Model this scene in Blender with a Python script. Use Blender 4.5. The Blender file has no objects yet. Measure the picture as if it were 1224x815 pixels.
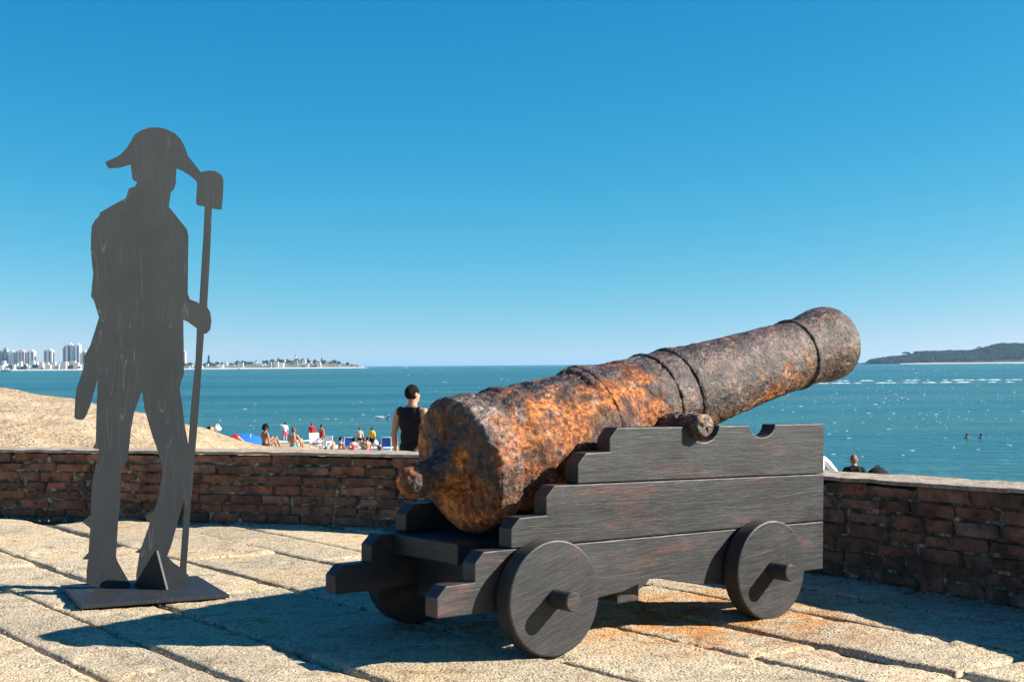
import bpy, bmesh, math, random
import numpy as np
from mathutils import Vector, Matrix, noise as mnoise
R_ = math.radians
random.seed(7)
rng = np.random.default_rng(7)
scene = bpy.context.scene
COL = scene.collection

# ------------------------------------------------------------------ camera
H = 0.92                                   # camera height above the terrace
F, CX, CY, RHO = 1700.0, 612.0, 436.1, 0.0074
cR = Vector((math.cos(RHO), 0, -math.sin(RHO)))
cU = Vector((math.sin(RHO), 0, math.cos(RHO)))
cD = Vector((0, 1, 0))
cam_d = bpy.data.cameras.new('camera')
cam = bpy.data.objects.new('camera', cam_d)
COL.objects.link(cam)
cam_d.sensor_width = 36.0
cam_d.lens = 50.0
cam_d.shift_y = (CY - 407.5) / 1224.0
cam_d.clip_start = 0.05
cam_d.clip_end = 120000.0
M = Matrix.Identity(4)
for i in range(3):
    M[i][0], M[i][1], M[i][2] = cR[i], cU[i], -cD[i]
M[2][3] = H
cam.matrix_world = M
scene.camera = cam

# ------------------------------------------------------------------ light
SUN_EL, SUN_PHI = R_(30.0), R_(-5.0)        # PHI: angle of the sun beyond +X
sdir = Vector((math.cos(SUN_EL) * math.cos(SUN_PHI), math.cos(SUN_EL) * math.sin(SUN_PHI), math.sin(SUN_EL)))
world = bpy.data.worlds.new('World')
scene.world = world
world.use_nodes = True
wn = world.node_tree
wn.nodes.clear()
w_out = wn.nodes.new('ShaderNodeOutputWorld')
w_bg = wn.nodes.new('ShaderNodeBackground')
w_sky = wn.nodes.new('ShaderNodeTexSky')
w_sky.sky_type = 'NISHITA'
w_sky.sun_disc = False
w_sky.sun_elevation = SUN_EL
w_sky.sun_rotation = R_(90) - SUN_PHI
w_sky.altitude = 0
w_sky.air_density = 1.0
w_sky.dust_density = 0.0
w_sky.ozone_density = 1.0
w_tc = wn.nodes.new('ShaderNodeTexCoord')
w_map = wn.nodes.new('ShaderNodeMapping')
w_map.inputs['Scale'].default_value = (1, 1, 1)
w_map.inputs['Location'].default_value = (0, 0, 0.15)
# colour grade of the whole sky (deep polarised blue)
w_sep = wn.nodes.new('ShaderNodeSeparateColor')
w_com = wn.nodes.new('ShaderNodeCombineColor')
wn.links.new(w_tc.outputs['Generated'], w_map.inputs['Vector'])
wn.links.new(w_map.outputs[0], w_sky.inputs['Vector'])
wn.links.new(w_sky.outputs[0], w_sep.inputs[0])
w_ch = []
for ch, (k_, p_) in enumerate(((0.01969, 5.0), (0.8020, 1.40), (1.8591, 0.80))):
    w_p = wn.nodes.new('ShaderNodeMath')
    w_p.operation = 'POWER'
    w_p.inputs[1].default_value = p_
    w_m = wn.nodes.new('ShaderNodeMath')
    w_m.operation = 'MULTIPLY'
    w_m.inputs[1].default_value = k_
    wn.links.new(w_sep.outputs[ch], w_p.inputs[0])
    wn.links.new(w_p.outputs[0], w_m.inputs[0])
    w_ch.append(w_m.outputs[0])
w_cap = wn.nodes.new('ShaderNodeMath')       # red never above green: no warm patches anywhere
w_cap.operation = 'MULTIPLY'
w_cap.inputs[1].default_value = 0.85
w_min = wn.nodes.new('ShaderNodeMath')
w_min.operation = 'MINIMUM'
wn.links.new(w_ch[1], w_cap.inputs[0])
w_lift = wn.nodes.new('ShaderNodeMath')
w_lift.operation = 'MULTIPLY_ADD'
w_lift.inputs[1].default_value = 0.03
wn.links.new(w_ch[1], w_lift.inputs[0])
wn.links.new(w_ch[0], w_lift.inputs[2])
wn.links.new(w_lift.outputs[0], w_min.inputs[0])
wn.links.new(w_cap.outputs[0], w_min.inputs[1])
wn.links.new(w_min.outputs[0], w_com.inputs[0])
wn.links.new(w_ch[1], w_com.inputs[1])
wn.links.new(w_ch[2], w_com.inputs[2])
wn.links.new(w_com.outputs[0], w_bg.inputs['Color'])
w_bg.inputs['Strength'].default_value = 0.05
wn.links.new(w_bg.outputs[0], w_out.inputs['Surface'])

sun_d = bpy.data.lights.new('sun', 'SUN')
sun_d.energy = 5.0
sun_d.angle = R_(0.53)
sun_d.color = (1.0, 0.94, 0.85)
sun = bpy.data.objects.new('sun', sun_d)
COL.objects.link(sun)
sun.rotation_euler = sdir.to_track_quat('Z', 'Y').to_euler()
sun.location = (8, 0, 12)
vs = scene.view_settings
vs.view_transform = 'Standard'
vs.look = 'None'
vs.exposure = 1.25
vs.gamma = 1.0
vs.use_curve_mapping = False


# ------------------------------------------------------------------ helpers
def tag(o, label=None, cat=None, group=None, kind=None):
    for k, v in (('label', label), ('category', cat), ('group', group), ('kind', kind)):
        if v:
            o[k] = v
    return o


def link(o, parent=None):
    COL.objects.link(o)
    if parent is not None:
        o.parent = parent
    return o


def empty(name, loc=(0, 0, 0), rz=0.0):
    o = bpy.data.objects.new(name, None)
    o.empty_display_size = 0.2
    o.location = loc
    o.rotation_euler = (0, 0, rz)
    return link(o)


def mesh_obj(name, verts, faces, mat=None, parent=None, smooth=False):
    me = bpy.data.meshes.new(name)
    me.from_pydata([tuple(v) for v in verts], [], [tuple(f) for f in faces])
    me.update()
    if mat:
        me.materials.append(mat)
    if smooth:
        me.shade_smooth()
    return link(bpy.data.objects.new(name, me), parent)


def bm_obj(name, bm, mat=None, parent=None, smooth=False):
    me = bpy.data.meshes.new(name)
    bm.normal_update()
    bm.to_mesh(me)
    bm.free()
    if mat:
        me.materials.append(mat)
    if smooth:
        me.shade_smooth()
    return link(bpy.data.objects.new(name, me), parent)


def _hash(ix, iy, iz):
    h = (ix.astype(np.uint32) * np.uint32(374761393) + iy.astype(np.uint32) * np.uint32(668265263)
         + iz.astype(np.uint32) * np.uint32(2147483647 - 1274126177 + 12345))
    h = (h ^ (h >> np.uint32(13))) * np.uint32(1274126177)
    h = h ^ (h >> np.uint32(16))
    return (h & np.uint32(0xFFFFFF)).astype(np.float64) / float(0xFFFFFF)


def vnoise(p):
    p = np.asarray(p, float)
    i = np.floor(p)
    f = p - i
    f = f * f * f * (f * (f * 6 - 15) + 10)
    i = i.astype(np.int64)
    x, y, z = i[:, 0], i[:, 1], i[:, 2]
    r = 0
    for dx in (0, 1):
        for dy in (0, 1):
            for dz in (0, 1):
                w = (f[:, 0] if dx else 1 - f[:, 0]) * (f[:, 1] if dy else 1 - f[:, 1]) * (f[:, 2] if dz else 1 - f[:, 2])
                r = r + w * _hash(x + dx, y + dy, z + dz)
    return r


def fbm(p, scale, octv=4, gain=0.5, seed=0.0):
    p = np.asarray(p, float) * scale + seed * 17.31
    a, s, t = 1.0, 0.0, 0.0
    for _ in range(octv):
        s = s + a * vnoise(p)
        t += a
        a *= gain
        p = p * 2.03 + 11.7
    return s / t - 0.5


def smoothstep(a, b, x):
    t = np.clip((np.asarray(x, float) - a) / (b - a), 0, 1)
    return t * t * (3 - 2 * t)


class NT:
    """small wrapper for building procedural materials"""
    def __init__(self, name, albedo=1.0):
        self.albedo = albedo
        self.m = bpy.data.materials.new(name)
        self.m.use_nodes = True
        self.t = self.m.node_tree
        self.t.nodes.clear()
        self.out = self.t.nodes.new('ShaderNodeOutputMaterial')
        self.b = self.t.nodes.new('ShaderNodeBsdfPrincipled')
        self.t.links.new(self.b.outputs[0], self.out.inputs['Surface'])
        self.tc = self.t.nodes.new('ShaderNodeTexCoord')
        self.obj = self.tc.outputs['Object']
        self.geo = self.t.nodes.new('ShaderNodeNewGeometry')
        self.pos = self.geo.outputs['Position']

    def _set(self, sock, v):
        if isinstance(v, bpy.types.NodeSocket):
            self.t.links.new(v, sock)
        elif v is not None:
            if sock.type == 'RGBA' and not hasattr(v, '__len__'):
                v = (v, v, v, 1)
            elif sock.type == 'RGBA' and len(v) == 3:
                v = (*v, 1)
            sock.default_value = v

    def set(self, **kw):
        for k, v in kw.items():
            if k == 'Base_Color' and self.albedo != 1.0:
                v = self.mix(1.0, v, self.albedo, 'MULTIPLY')
            self._set(self.b.inputs[k.replace('_', ' ')], v)

    def map(self, vec, scale=(1, 1, 1), rot=(0, 0, 0), loc=(0, 0, 0)):
        n = self.t.nodes.new('ShaderNodeMapping')
        self._set(n.inputs['Vector'], vec)
        n.inputs['Scale'].default_value = scale
        n.inputs['Rotation'].default_value = rot
        n.inputs['Location'].default_value = loc
        return n.outputs[0]

    def noise(self, vec, scale, detail=4, rough=0.55, dist=0.0, col=False):
        n = self.t.nodes.new('ShaderNodeTexNoise')
        self._set(n.inputs['Vector'], vec)
        n.inputs['Scale'].default_value = scale
        n.inputs['Detail'].default_value = detail
        n.inputs['Roughness'].default_value = rough
        n.inputs['Distortion'].default_value = dist
        return n.outputs[1 if col else 0]

    def vor(self, vec, scale, feature='F1', out=0, rand=1.0):
        n = self.t.nodes.new('ShaderNodeTexVoronoi')
        n.feature = feature
        self._set(n.inputs['Vector'], vec)
        n.inputs['Scale'].default_value = scale
        n.inputs['Randomness'].default_value = rand
        return n.outputs[out]

    def ramp(self, fac, stops, interp='LINEAR'):
        n = self.t.nodes.new('ShaderNodeValToRGB')
        n.color_ramp.interpolation = interp
        el = n.color_ramp.elements
        while len(el) < len(stops):
            el.new(0.5)
        for e, (p, c) in zip(el, stops):
            e.position = p
            if not hasattr(c, '__len__'):
                c = (c, c, c)
            e.color = (*c[:3], 1)
        self._set(n.inputs[0], fac)
        return n.outputs[0]

    def mix(self, fac, a, b, mode='MIX'):
        n = self.t.nodes.new('ShaderNodeMix')
        n.data_type = 'RGBA'
        n.blend_type = mode
        n.clamp_result = False
        self._set(n.inputs[0], fac)
        self._set(n.inputs[6], a)
        self._set(n.inputs[7], b)
        return n.outputs[2]

    def math(self, op, a, b=None, clamp=False):
        n = self.t.nodes.new('ShaderNodeMath')
        n.operation = op
        n.use_clamp = clamp
        self._set(n.inputs[0], a)
        if b is not None:
            self._set(n.inputs[1], b)
        return n.outputs[0]

    def sep(self, vec):
        n = self.t.nodes.new('ShaderNodeSeparateXYZ')
        self._set(n.inputs[0], vec)
        return n.outputs

    def rand(self):
        return self.t.nodes.new('ShaderNodeObjectInfo').outputs['Random']

    def bump(self, height, strength=0.5, dist=0.01, normal=None):
        n = self.t.nodes.new('ShaderNodeBump')
        n.inputs['Strength'].default_value = strength
        n.inputs['Distance'].default_value = dist
        self._set(n.inputs['Height'], height)
        if normal is not None:
            self._set(n.inputs['Normal'], normal)
        return n.outputs[0]


# ------------------------------------------------------------------ materials
def mat_granite():
    m = NT('granite', 1.2)
    p = m.pos
    r = m.rand()
    shift = m.math('MULTIPLY', r, 37.0)
    big = m.noise(p, 1.6, 3, 0.55)
    mid = m.noise(p, 9, 4, 0.6)
    fine = m.noise(p, 95, 3, 0.75)
    grain = m.vor(p, 100, 'F1', 1)
    g1 = m.sep(grain)[0]
    base = m.ramp(fine, [(0.30, (0.10, 0.075, 0.045)), (0.43, (0.34, 0.265, 0.165)), (0.55, (0.55, 0.46, 0.32)), (0.68, (0.78, 0.70, 0.55))])
    speck = m.ramp(g1, [(0.0, (0.14, 0.115, 0.09)), (0.10, (0.30, 0.245, 0.175)), (0.2, (0.47, 0.40, 0.30)), (0.75, (0.55, 0.475, 0.36)), (1.0, (0.74, 0.69, 0.60))], 'CONSTANT')
    c = m.mix(0.5, base, speck)
    tint = m.ramp(big, [(0.32, (0.81, 0.78, 0.73)), (0.5, (1.0, 0.96, 0.89)), (0.68, (1.07, 0.94, 0.76))])
    c = m.mix(1.0, c, tint, 'MULTIPLY')
    dirt = m.ramp(mid, [(0.30, (0.52, 0.47, 0.40)), (0.47, (1, 1, 1))])
    c = m.mix(0.8, c, dirt, 'MULTIPLY')
    v = m.math('ADD', 0.80, m.math('MULTIPLY', r, 0.32))
    c = m.mix(1.0, c, v, 'MULTIPLY')
    # rust washed down from the gun: an irregular stain on the stones below it
    d = m.t.nodes.new('ShaderNodeVectorMath')
    d.operation = 'DISTANCE'
    wob = m.noise(p, 4, 4, 0.6, col=True)
    pv = m.mix(0.35, p, wob, 'ADD')
    m._set(d.inputs[0], pv)
    d.inputs[1].default_value = (0.86, 5.36, 0.17)
    st = m.ramp(d.outputs['Value'], [(0.30, 1), (0.85, 0)])
    st = m.math('MULTIPLY', st, m.ramp(m.noise(p, 7, 5, 0.65), [(0.40, 0.0), (0.58, 0.9)]))
    c = m.mix(st, c, m.mix(1.0, c, (1.0, 0.50, 0.17), 'MULTIPLY'))
    m.set(Base_Color=c, Roughness=0.85)
    m.b.inputs['Specular IOR Level'].default_value = 0.25
    hgt = m.math('ADD', m.math('MULTIPLY', fine, 0.6), m.math('MULTIPLY', g1, 0.35))
    pits = m.ramp(m.vor(p, 60), [(0.05, 0), (0.35, 1)])
    hgt = m.math('ADD', hgt, m.math('MULTIPLY', pits, 0.35))
    b = m.bump(hgt, 1.0, 0.014)
    b = m.bump(mid, 0.35, 0.02, b)
    m.set(Normal=b)
    return m.m


def mat_simple(name, col, rough=0.8, var=0.15, scale=6.0, bump=0.0, spec=0.3):
    m = NT(name)
    n = m.noise(m.obj, scale, 4, 0.6)
    lo = tuple(c * (1 - var) for c in col)
    hi = tuple(min(1, c * (1 + var)) for c in col)
    m.set(Base_Color=m.ramp(n, [(0.3, lo), (0.7, hi)]), Roughness=rough)
    m.b.inputs['Specular IOR Level'].default_value = spec
    if bump:
        m.set(Normal=m.bump(m.noise(m.obj, scale * 4, 4, 0.6), bump, 0.02))
    return m.m


def mat_joint():
    m = NT('joint_earth', 0.9)
    n = m.noise(m.pos, 18, 5, 0.7)
    m.set(Base_Color=m.ramp(n, [(0.3, (0.035, 0.028, 0.02)), (0.55, (0.10, 0.08, 0.055)), (0.75, (0.22, 0.18, 0.13))]), Roughness=1.0)
    m.set(Normal=m.bump(n, 1.0, 0.03))
    return m.m


def mat_brick():
    m = NT('weathered_brick', 1.05)
    p = m.pos
    r = m.rand()
    c = m.ramp(r, [(0.0, (0.10, 0.060, 0.042)), (0.25, (0.22, 0.100, 0.062)), (0.5, (0.17, 0.095, 0.068)), (0.75, (0.29, 0.115, 0.066)), (1.0, (0.23, 0.15, 0.11))])
    n = m.noise(p, 16, 5, 0.65)
    c = m.mix(1.0, c, m.ramp(n, [(0.28, (0.22, 0.21, 0.20)), (0.45, (0.80, 0.78, 0.75)), (0.65, (1.25, 1.2, 1.15))]), 'MULTIPLY')
    n2 = m.noise(p, 5.5, 4, 0.6)
    c = m.mix(m.ramp(n2, [(0.50, 0.0), (0.66, 0.85)]), c, (0.045, 0.036, 0.028))
    n3 = m.noise(p, 42, 4, 0.7)
    lich = m.math('MULTIPLY', m.ramp(n3, [(0.60, 0), (0.68, 1)]), m.ramp(m.noise(p, 6, 3, 0.5), [(0.50, 0), (0.62, 0.75)]))
    c = m.mix(lich, c, (0.40, 0.35, 0.27))
    m.set(Base_Color=c, Roughness=0.9)
    m.b.inputs['Specular IOR Level'].default_value = 0.2
    m.set(Normal=m.bump(n3, 0.8, 0.006, m.bump(n, 0.7, 0.012)))
    return m.m


def mat_mortar():
    m = NT('old_mortar', 1.0)
    p = m.pos
    n = m.noise(p, 22, 5, 0.7)
    c = m.ramp(n, [(0.3, (0.02, 0.017, 0.013)), (0.46, (0.08, 0.068, 0.05)), (0.57, (0.22, 0.185, 0.13)), (0.68, (0.55, 0.49, 0.39))])
    m.set(Base_Color=c, Roughness=1.0)
    m.set(Normal=m.bump(n, 1.0, 0.02))
    return m.m


def mat_coping():
    m = NT('coping_cement', 0.72)
    p = m.pos
    n = m.noise(p, 14, 5, 0.65)
    c = m.ramp(n, [(0.28, (0.16, 0.10, 0.07)), (0.40, (0.42, 0.31, 0.22)), (0.56, (0.58, 0.47, 0.36)), (0.75, (0.72, 0.64, 0.53))])
    n2 = m.noise(p, 60, 4, 0.7)
    c = m.mix(0.6, c, m.ramp(n2, [(0.3, 0.35), (0.6, 1.1)]), 'MULTIPLY')
    m.set(Base_Color=c, Roughness=0.95)
    m.set(Normal=m.bump(n2, 0.8, 0.01, m.bump(n, 0.6, 0.02)))
    return m.m


def mat_rust(name='corroded_iron', bias=0.0):
    m = NT(name, 0.52)
    o = m.obj
    x = m.sep(o)[0]                       # metres along the gun from the breech
    z = m.sep(o)[2]
    n1 = m.noise(o, 4.2, 5, 0.62, 0.3)
    n2 = m.noise(o, 13, 5, 0.66, 0.5)
    n3 = m.noise(o, 48, 4, 0.7)
    n4 = m.noise(o, 150, 3, 0.7)
    flake = m.vor(m.mix(0.05, o, m.noise(o, 20, 3, col=True), 'ADD'), 26, 'F1', 1)
    fl = m.sep(flake)[0]
    brown = m.ramp(n3, [(0.30, (0.010, 0.005, 0.004)), (0.45, (0.066, 0.032, 0.022)), (0.58, (0.16, 0.086, 0.060)), (0.72, (0.42, 0.31, 0.26))])
    brown = m.mix(0.3, brown, m.ramp(fl, [(0, (0.05, 0.03, 0.025)), (0.5, (0.16, 0.09, 0.062)), (1, (0.36, 0.26, 0.20))]))
    orange = m.ramp(n3, [(0.28, (0.045, 0.012, 0.006)), (0.41, (0.20, 0.048, 0.008)), (0.54, (0.52, 0.150, 0.018)), (0.74, (0.82, 0.37, 0.065))])
    orange = m.mix(1.0, orange, m.ramp(m.noise(o, 9, 5, 0.7, 0.4), [(0.34, (0.40, 0.30, 0.28)), (0.50, (1.0, 1.0, 1.0)), (0.66, (1.25, 1.3, 1.2))]), 'MULTIPLY')
    # orange where the outer skin has come off: mostly the breech half
    along = m.ramp(x, [(0.0, 0.34), (0.12, 0.50), (0.44, 0.62), (0.56, 0.42), (0.70, 0.30), (1.0, 0.28)])
    am = m.t.nodes.new('ShaderNodeMapRange')
    m._set(am.inputs[0], x)
    am.inputs[1].default_value = -0.3
    am.inputs[2].default_value = 2.0
    along = m.ramp(am.outputs[0], [(0.0, 0.58), (0.13, 0.56), (0.20, 0.64), (0.36, 0.66), (0.46, 0.60), (0.50, 0.40), (0.56, 0.50), (0.60, 0.34), (1.0, 0.37)])
    mask = m.math('ADD', n1, m.math('SUBTRACT', along, 0.5 - bias))
    mask = m.math('ADD', mask, m.math('MULTIPLY', m.math('SUBTRACT', n2, 0.5), 0.55))
    mask = m.math('SUBTRACT', mask, m.math('MULTIPLY', m.math('MULTIPLY', z, 0.75), m.ramp(am.outputs[0], [(0.115, 0.0), (0.14, 1.0)])))
    mask = m.ramp(mask, [(0.50, 0), (0.58, 1)])
    c = m.mix(mask, brown, orange)
    dark = m.ramp(m.noise(o, 7.0, 6, 0.72, 0.9), [(0.40, 0.85), (0.50, 0.0)])
    dark = m.math('MULTIPLY', dark, m.ramp(am.outputs[0], [(0.08, 0.45), (0.2, 1.0)]))
    c = m.mix(dark, c, (0.028, 0.015, 0.011))
    # pale crust and lichen
    pale = m.math('MULTIPLY', m.ramp(m.noise(o, 10, 5, 0.7, 0.6), [(0.56, 0), (0.63, 1)]), m.ramp(n3, [(0.42, 0.0), (0.60, 0.75)]))
    pale = m.math('MULTIPLY', pale, m.ramp(am.outputs[0], [(0.10, 0.12), (0.17, 1.0)]))
    c = m.mix(pale, c, (0.46, 0.40, 0.36))
    fresh = m.math('MULTIPLY', m.ramp(m.noise(o, 6.5, 4, 0.6, 0.4), [(0.60, 0), (0.66, 0.6)]), 1.0)
    band_ = m.math('MULTIPLY', m.ramp(am.outputs[0], [(0.122, 0), (0.135, 1), (0.160, 1), (0.172, 0)]), m.ramp(n3, [(0.42, 0.0), (0.60, 0.6)]))
    c = m.mix(band_, c, (0.34, 0.28, 0.26))
    crust = m.t.nodes.new('ShaderNodeVectorMath')
    crust.operation = 'DISTANCE'
    m._set(crust.inputs[0], m.mix(0.16, o, m.noise(o, 8, 5, 0.7, col=True), 'ADD'))
    crust.inputs[1].default_value = (0.60, -0.11, -0.01)
    cr = m.ramp(crust.outputs['Value'], [(0.14, 0.9), (0.17, 0.0)])
    c = m.mix(cr, c, brown)
    c = m.mix(m.math('MULTIPLY', fresh, 0.8), c, (0.42, 0.20, 0.055))
    wearv = m.noise(m.map(o, (1.0, 1.6, 1.6)), 5.5, 7, 0.74, 0.9)
    c = m.mix(0.85, c, m.ramp(wearv, [(0.35, (0.14, 0.11, 0.10)), (0.48, (0.88, 0.80, 0.75)), (0.61, (2.3, 2.2, 2.1))]), 'MULTIPLY')
    c = m.mix(0.75, c, m.ramp(n4, [(0.30, 0.22), (0.6, 1.35)]), 'MULTIPLY')
    m.set(Base_Color=c, Roughness=m.math('ADD', m.sep(m.ramp(n2, [(0.3, 0.34), (0.7, 0.60)]))[0], m.math('MULTIPLY', mask, 0.32)))
    m.b.inputs['Specular IOR Level'].default_value = 0.6
    h = m.math('ADD', m.math('MULTIPLY', n3, 0.7), m.math('MULTIPLY', n4, 0.35))
    h = m.math('ADD', h, m.math('MULTIPLY', mask, -0.25))
    h = m.math('ADD', h, m.math('MULTIPLY', fl, 0.15))
    m.set(Normal=m.bump(h, 1.0, 0.014))
    return m.m


def mat_wood():
    m = NT('dark_stained_wood', 0.30)
    o = m.obj
    r = m.rand()
    sh = m.t.nodes.new('ShaderNodeVectorMath')
    sh.operation = 'ADD'
    cmb = m.t.nodes.new('ShaderNodeCombineXYZ')
    for q_ in range(3):
        m._set(cmb.inputs[q_], m.math('MULTIPLY', r, (31.0, 17.0, 23.0)[q_]))
    m._set(sh.inputs[0], o)
    m._set(sh.inputs[1], cmb.outputs[0])
    o = sh.outputs[0]
    g = m.map(o, (1.3, 11, 13))
    grain = m.noise(g, 3.0, 6, 0.65, 0.6)
    fine = m.noise(m.map(o, (8, 90, 95)), 2.0, 4, 0.7)
    c = m.ramp(grain, [(0.25, (0.040, 0.039, 0.039)), (0.45, (0.068, 0.066, 0.066)), (0.62, (0.082, 0.080, 0.080)), (0.8, (0.106, 0.104, 0.103))])
    c = m.mix(0.30, c, m.ramp(fine, [(0.3, 0.5), (0.65, 1.2)]), 'MULTIPLY')
    wear = m.math('MULTIPLY', m.ramp(m.noise(m.map(o, (1.3, 3.4, 4.2)), 2.6, 5, 0.65, 0.3), [(0.54, 0), (0.66, 0.85)]), m.ramp(fine, [(0.35, 0.25), (0.6, 1)]))
    c = m.mix(wear, c, (0.26, 0.105, 0.075))
    blot = m.noise(m.map(o, (2.0, 4.0, 5.0)), 1.7, 5, 0.7, 0.4)
    c = m.mix(0.8, c, m.ramp(blot, [(0.32, (0.40, 0.39, 0.39)), (0.5, (1, 1, 1)), (0.66, (1.7, 1.66, 1.63))]), 'MULTIPLY')
    chk = m.ramp(m.noise(m.map(o, (2.2, 60, 75)), 1.6, 3, 0.55, 0.5), [(0.24, 0.8), (0.29, 0)])
    c = m.mix(chk, c, (0.010, 0.009, 0.008))
    dust = m.ramp(m.noise(o, 7, 5, 0.7), [(0.5, 0), (0.75, 0.35)])
    c = m.mix(dust, c, (0.19, 0.18, 0.165))
    m.set(Base_Color=c, Roughness=m.ramp(fine, [(0.3, 0.42), (0.7, 0.62)]))
    m.b.inputs['Specular IOR Level'].default_value = 0.42
    m.set(Normal=m.bump(fine, 0.25, 0.004, m.bump(m.math('SUBTRACT', grain, m.math('MULTIPLY', chk, 0.5)), 0.35, 0.006)))
    return m.m


def mat_steel():
    m = NT('scratched_grey_steel', 0.25)
    o = m.obj
    n = m.noise(o, 5, 5, 0.65)
    c = m.ramp(n, [(0.3, (0.056, 0.065, 0.074)), (0.7, (0.086, 0.096, 0.106))])
    tot = None
    for i, (sc, rot, th) in enumerate((((16, 1, 1.1), 0.05, 0.0028), ((13, 1, 0.9), 0.5, 0.0022), ((12, 1, 0.8), -0.9, 0.0022), ((15, 1, 1.0), -0.25, 0.0025), ((9, 1, 0.6), 1.35, 0.002), ((11, 1, 0.7), 0.85, 0.002))):
        nn = m.noise(m.map(o, sc, (0, rot, 0), (i * 3.7, 0, i * 1.3)), 1.0, 2, 0.4, 0.2)
        a = m.math('ABSOLUTE', m.math('SUBTRACT', nn, 0.5 + 0.02 * i))
        line = m.ramp(a, [(0.0, 1), (th, 0)])
        gate = m.ramp(m.noise(m.map(o, (1, 1, 1), (0, 0, 0), (i * 5.1, 2, 7)), 4.5, 2, 0.5), [(0.50, 0), (0.60, 1)])
        line = m.math('MULTIPLY', line, gate)
        tot = line if tot is None else m.math('MAXIMUM', tot, line)
    c = m.mix(m.math('MULTIPLY', tot, 0.8), c, (0.30, 0.29, 0.28))
    sm = m.ramp(m.noise(o, 2.3, 4, 0.6), [(0.55, 0), (0.75, 0.3)])
    c = m.mix(sm, c, (0.13, 0.12, 0.11))
    m.set(Base_Color=c, Roughness=0.55)
    m.b.inputs['Specular IOR Level'].default_value = 0.35
    m.set(Normal=m.bump(m.noise(o, 30, 4, 0.6), 0.12, 0.004))
    return m.m


def mat_sand():
    m = NT('beach_sand', 1.0)
    p = m.pos
    n = m.noise(p, 1.4, 5, 0.62)
    f = m.noise(p, 12, 4, 0.65)
    c = m.ramp(n, [(0.3, (0.34, 0.245, 0.15)), (0.5, (0.45, 0.335, 0.21)), (0.7, (0.53, 0.41, 0.27))])
    c = m.mix(0.5, c, m.ramp(f, [(0.3, 0.72), (0.65, 1.1)]), 'MULTIPLY')
    wet = m.t.nodes.new('ShaderNodeMapRange')
    m._set(wet.inputs[0], m.sep(p)[2])
    wet.inputs[1].default_value = -4.95
    wet.inputs[2].default_value = -4.45
    c = m.mix(wet.outputs[0], m.mix(1.0, c, (0.5, 0.46, 0.42), 'MULTIPLY'), c)
    weed = m.ramp(m.noise(p, 2.2, 4, 0.7), [(0.68, 0), (0.74, 0.8)])
    c = m.mix(weed, c, (0.10, 0.095, 0.045))
    m.set(Base_Color=c, Roughness=0.95)
    m.b.inputs['Specular IOR Level'].default_value = 0.15
    m.set(Normal=m.bump(f, 0.9, 0.10, m.bump(n, 0.7, 0.3)))
    return m.m


def mat_sea():
    m = NT('sea_water', 0.74)
    p = m.pos
    bands = m.noise(m.map(p, (0.0035, 0.020, 0)), 1.0, 4, 0.55, 0.3)
    wide = m.noise(m.map(p, (0.0009, 0.006, 0)), 1.0, 3, 0.5)
    streak = m.noise(m.map(p, (0.035, 0.32, 0)), 1.0, 5, 0.65)
    chop = m.noise(m.map(p, (0.25, 1.6, 0)), 1.0, 4, 0.65)
    mixb = m.math('ADD', m.math('MULTIPLY', bands, 0.55), m.math('MULTIPLY', wide, 0.45))
    c = m.ramp(mixb, [(0.40, (0.009, 0.102, 0.126)), (0.47, (0.016, 0.148, 0.168)), (0.53, (0.036, 0.178, 0.180)), (0.59, (0.095, 0.185, 0.140))])
    c = m.mix(0.75, c, m.ramp(streak, [(0.32, (0.55, 0.72, 0.80)), (0.5, (1, 1, 1)), (0.68, (1.7, 1.3, 1.2))]), 'MULTIPLY')
    c = m.mix(0.6, c, m.ramp(chop, [(0.32, (0.55, 0.68, 0.75)), (0.5, (1, 1, 1)), (0.68, (1.7, 1.35, 1.25))]), 'MULTIPLY')
    m.set(Base_Color=c, Roughness=0.22, IOR=1.33)
    m.b.inputs['Specular IOR Level'].default_value = 0.35
    w1 = m.noise(m.map(p, (0.22, 0.75, 0)), 1.0, 5, 0.62, 0.4)
    w2 = m.noise(m.map(p, (1.1, 2.6, 0)), 1.0, 4, 0.6)
    b = m.bump(w2, 0.8, 0.25, m.bump(w1, 1.0, 1.1))
    m.set(Normal=b)
    return m.m


MG = mat_granite()
MJ = mat_joint()
MB = mat_brick()
MM = mat_mortar()
MC = mat_coping()
MR = mat_rust()
MR2 = mat_rust('dark_corroded_iron', -0.45)
MW = mat_wood()
MST = mat_steel()
MSA = mat_sand()
MSEA = mat_sea()
FOAM = mat_simple('foam', (0.80, 0.84, 0.86), 0.7, 0.05)

SEA_Z = -5.0


# ------------------------------------------------------------------ sea and beach
def build_sea():
    # fan of rings so that the sheet reaches the horizon
    ys = [40, 70, 110, 180, 300, 600, 1200, 2500, 5000, 10000, 20000, 45000]
    nx = 12
    V, Fc = [], []
    for y in ys:
        w = 200 + y * 1.3
        for i in range(nx + 1):
            V.append((-w + 2 * w * i / nx, y, SEA_Z))
    for j in range(len(ys) - 1):
        for i in range(nx):
            a = j * (nx + 1) + i
            Fc.append((a, a + 1, a + nx + 2, a + nx + 1))
    tag(mesh_obj('sea', V, Fc, MSEA), kind='structure')


build_sea()

PROF_Y = [0, 8, 13, 18, 30, 52, 75, 105, 110, 140, 220]
PROF_Z = [-0.55, -0.60, -0.85, -1.15, -1.6, -2.12, -3.3, -4.72, -5.05, -6.0, -6.5]
DX = [-30, -14, -9, -7.68, -6.6, -5.72, -5.3, -4.62, -4.0, -3.0]
DZ = [3.2, 2.4, 1.92, 1.68, 1.51, 1.29, 1.17, 0.90, 0.45, 0.0]


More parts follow.
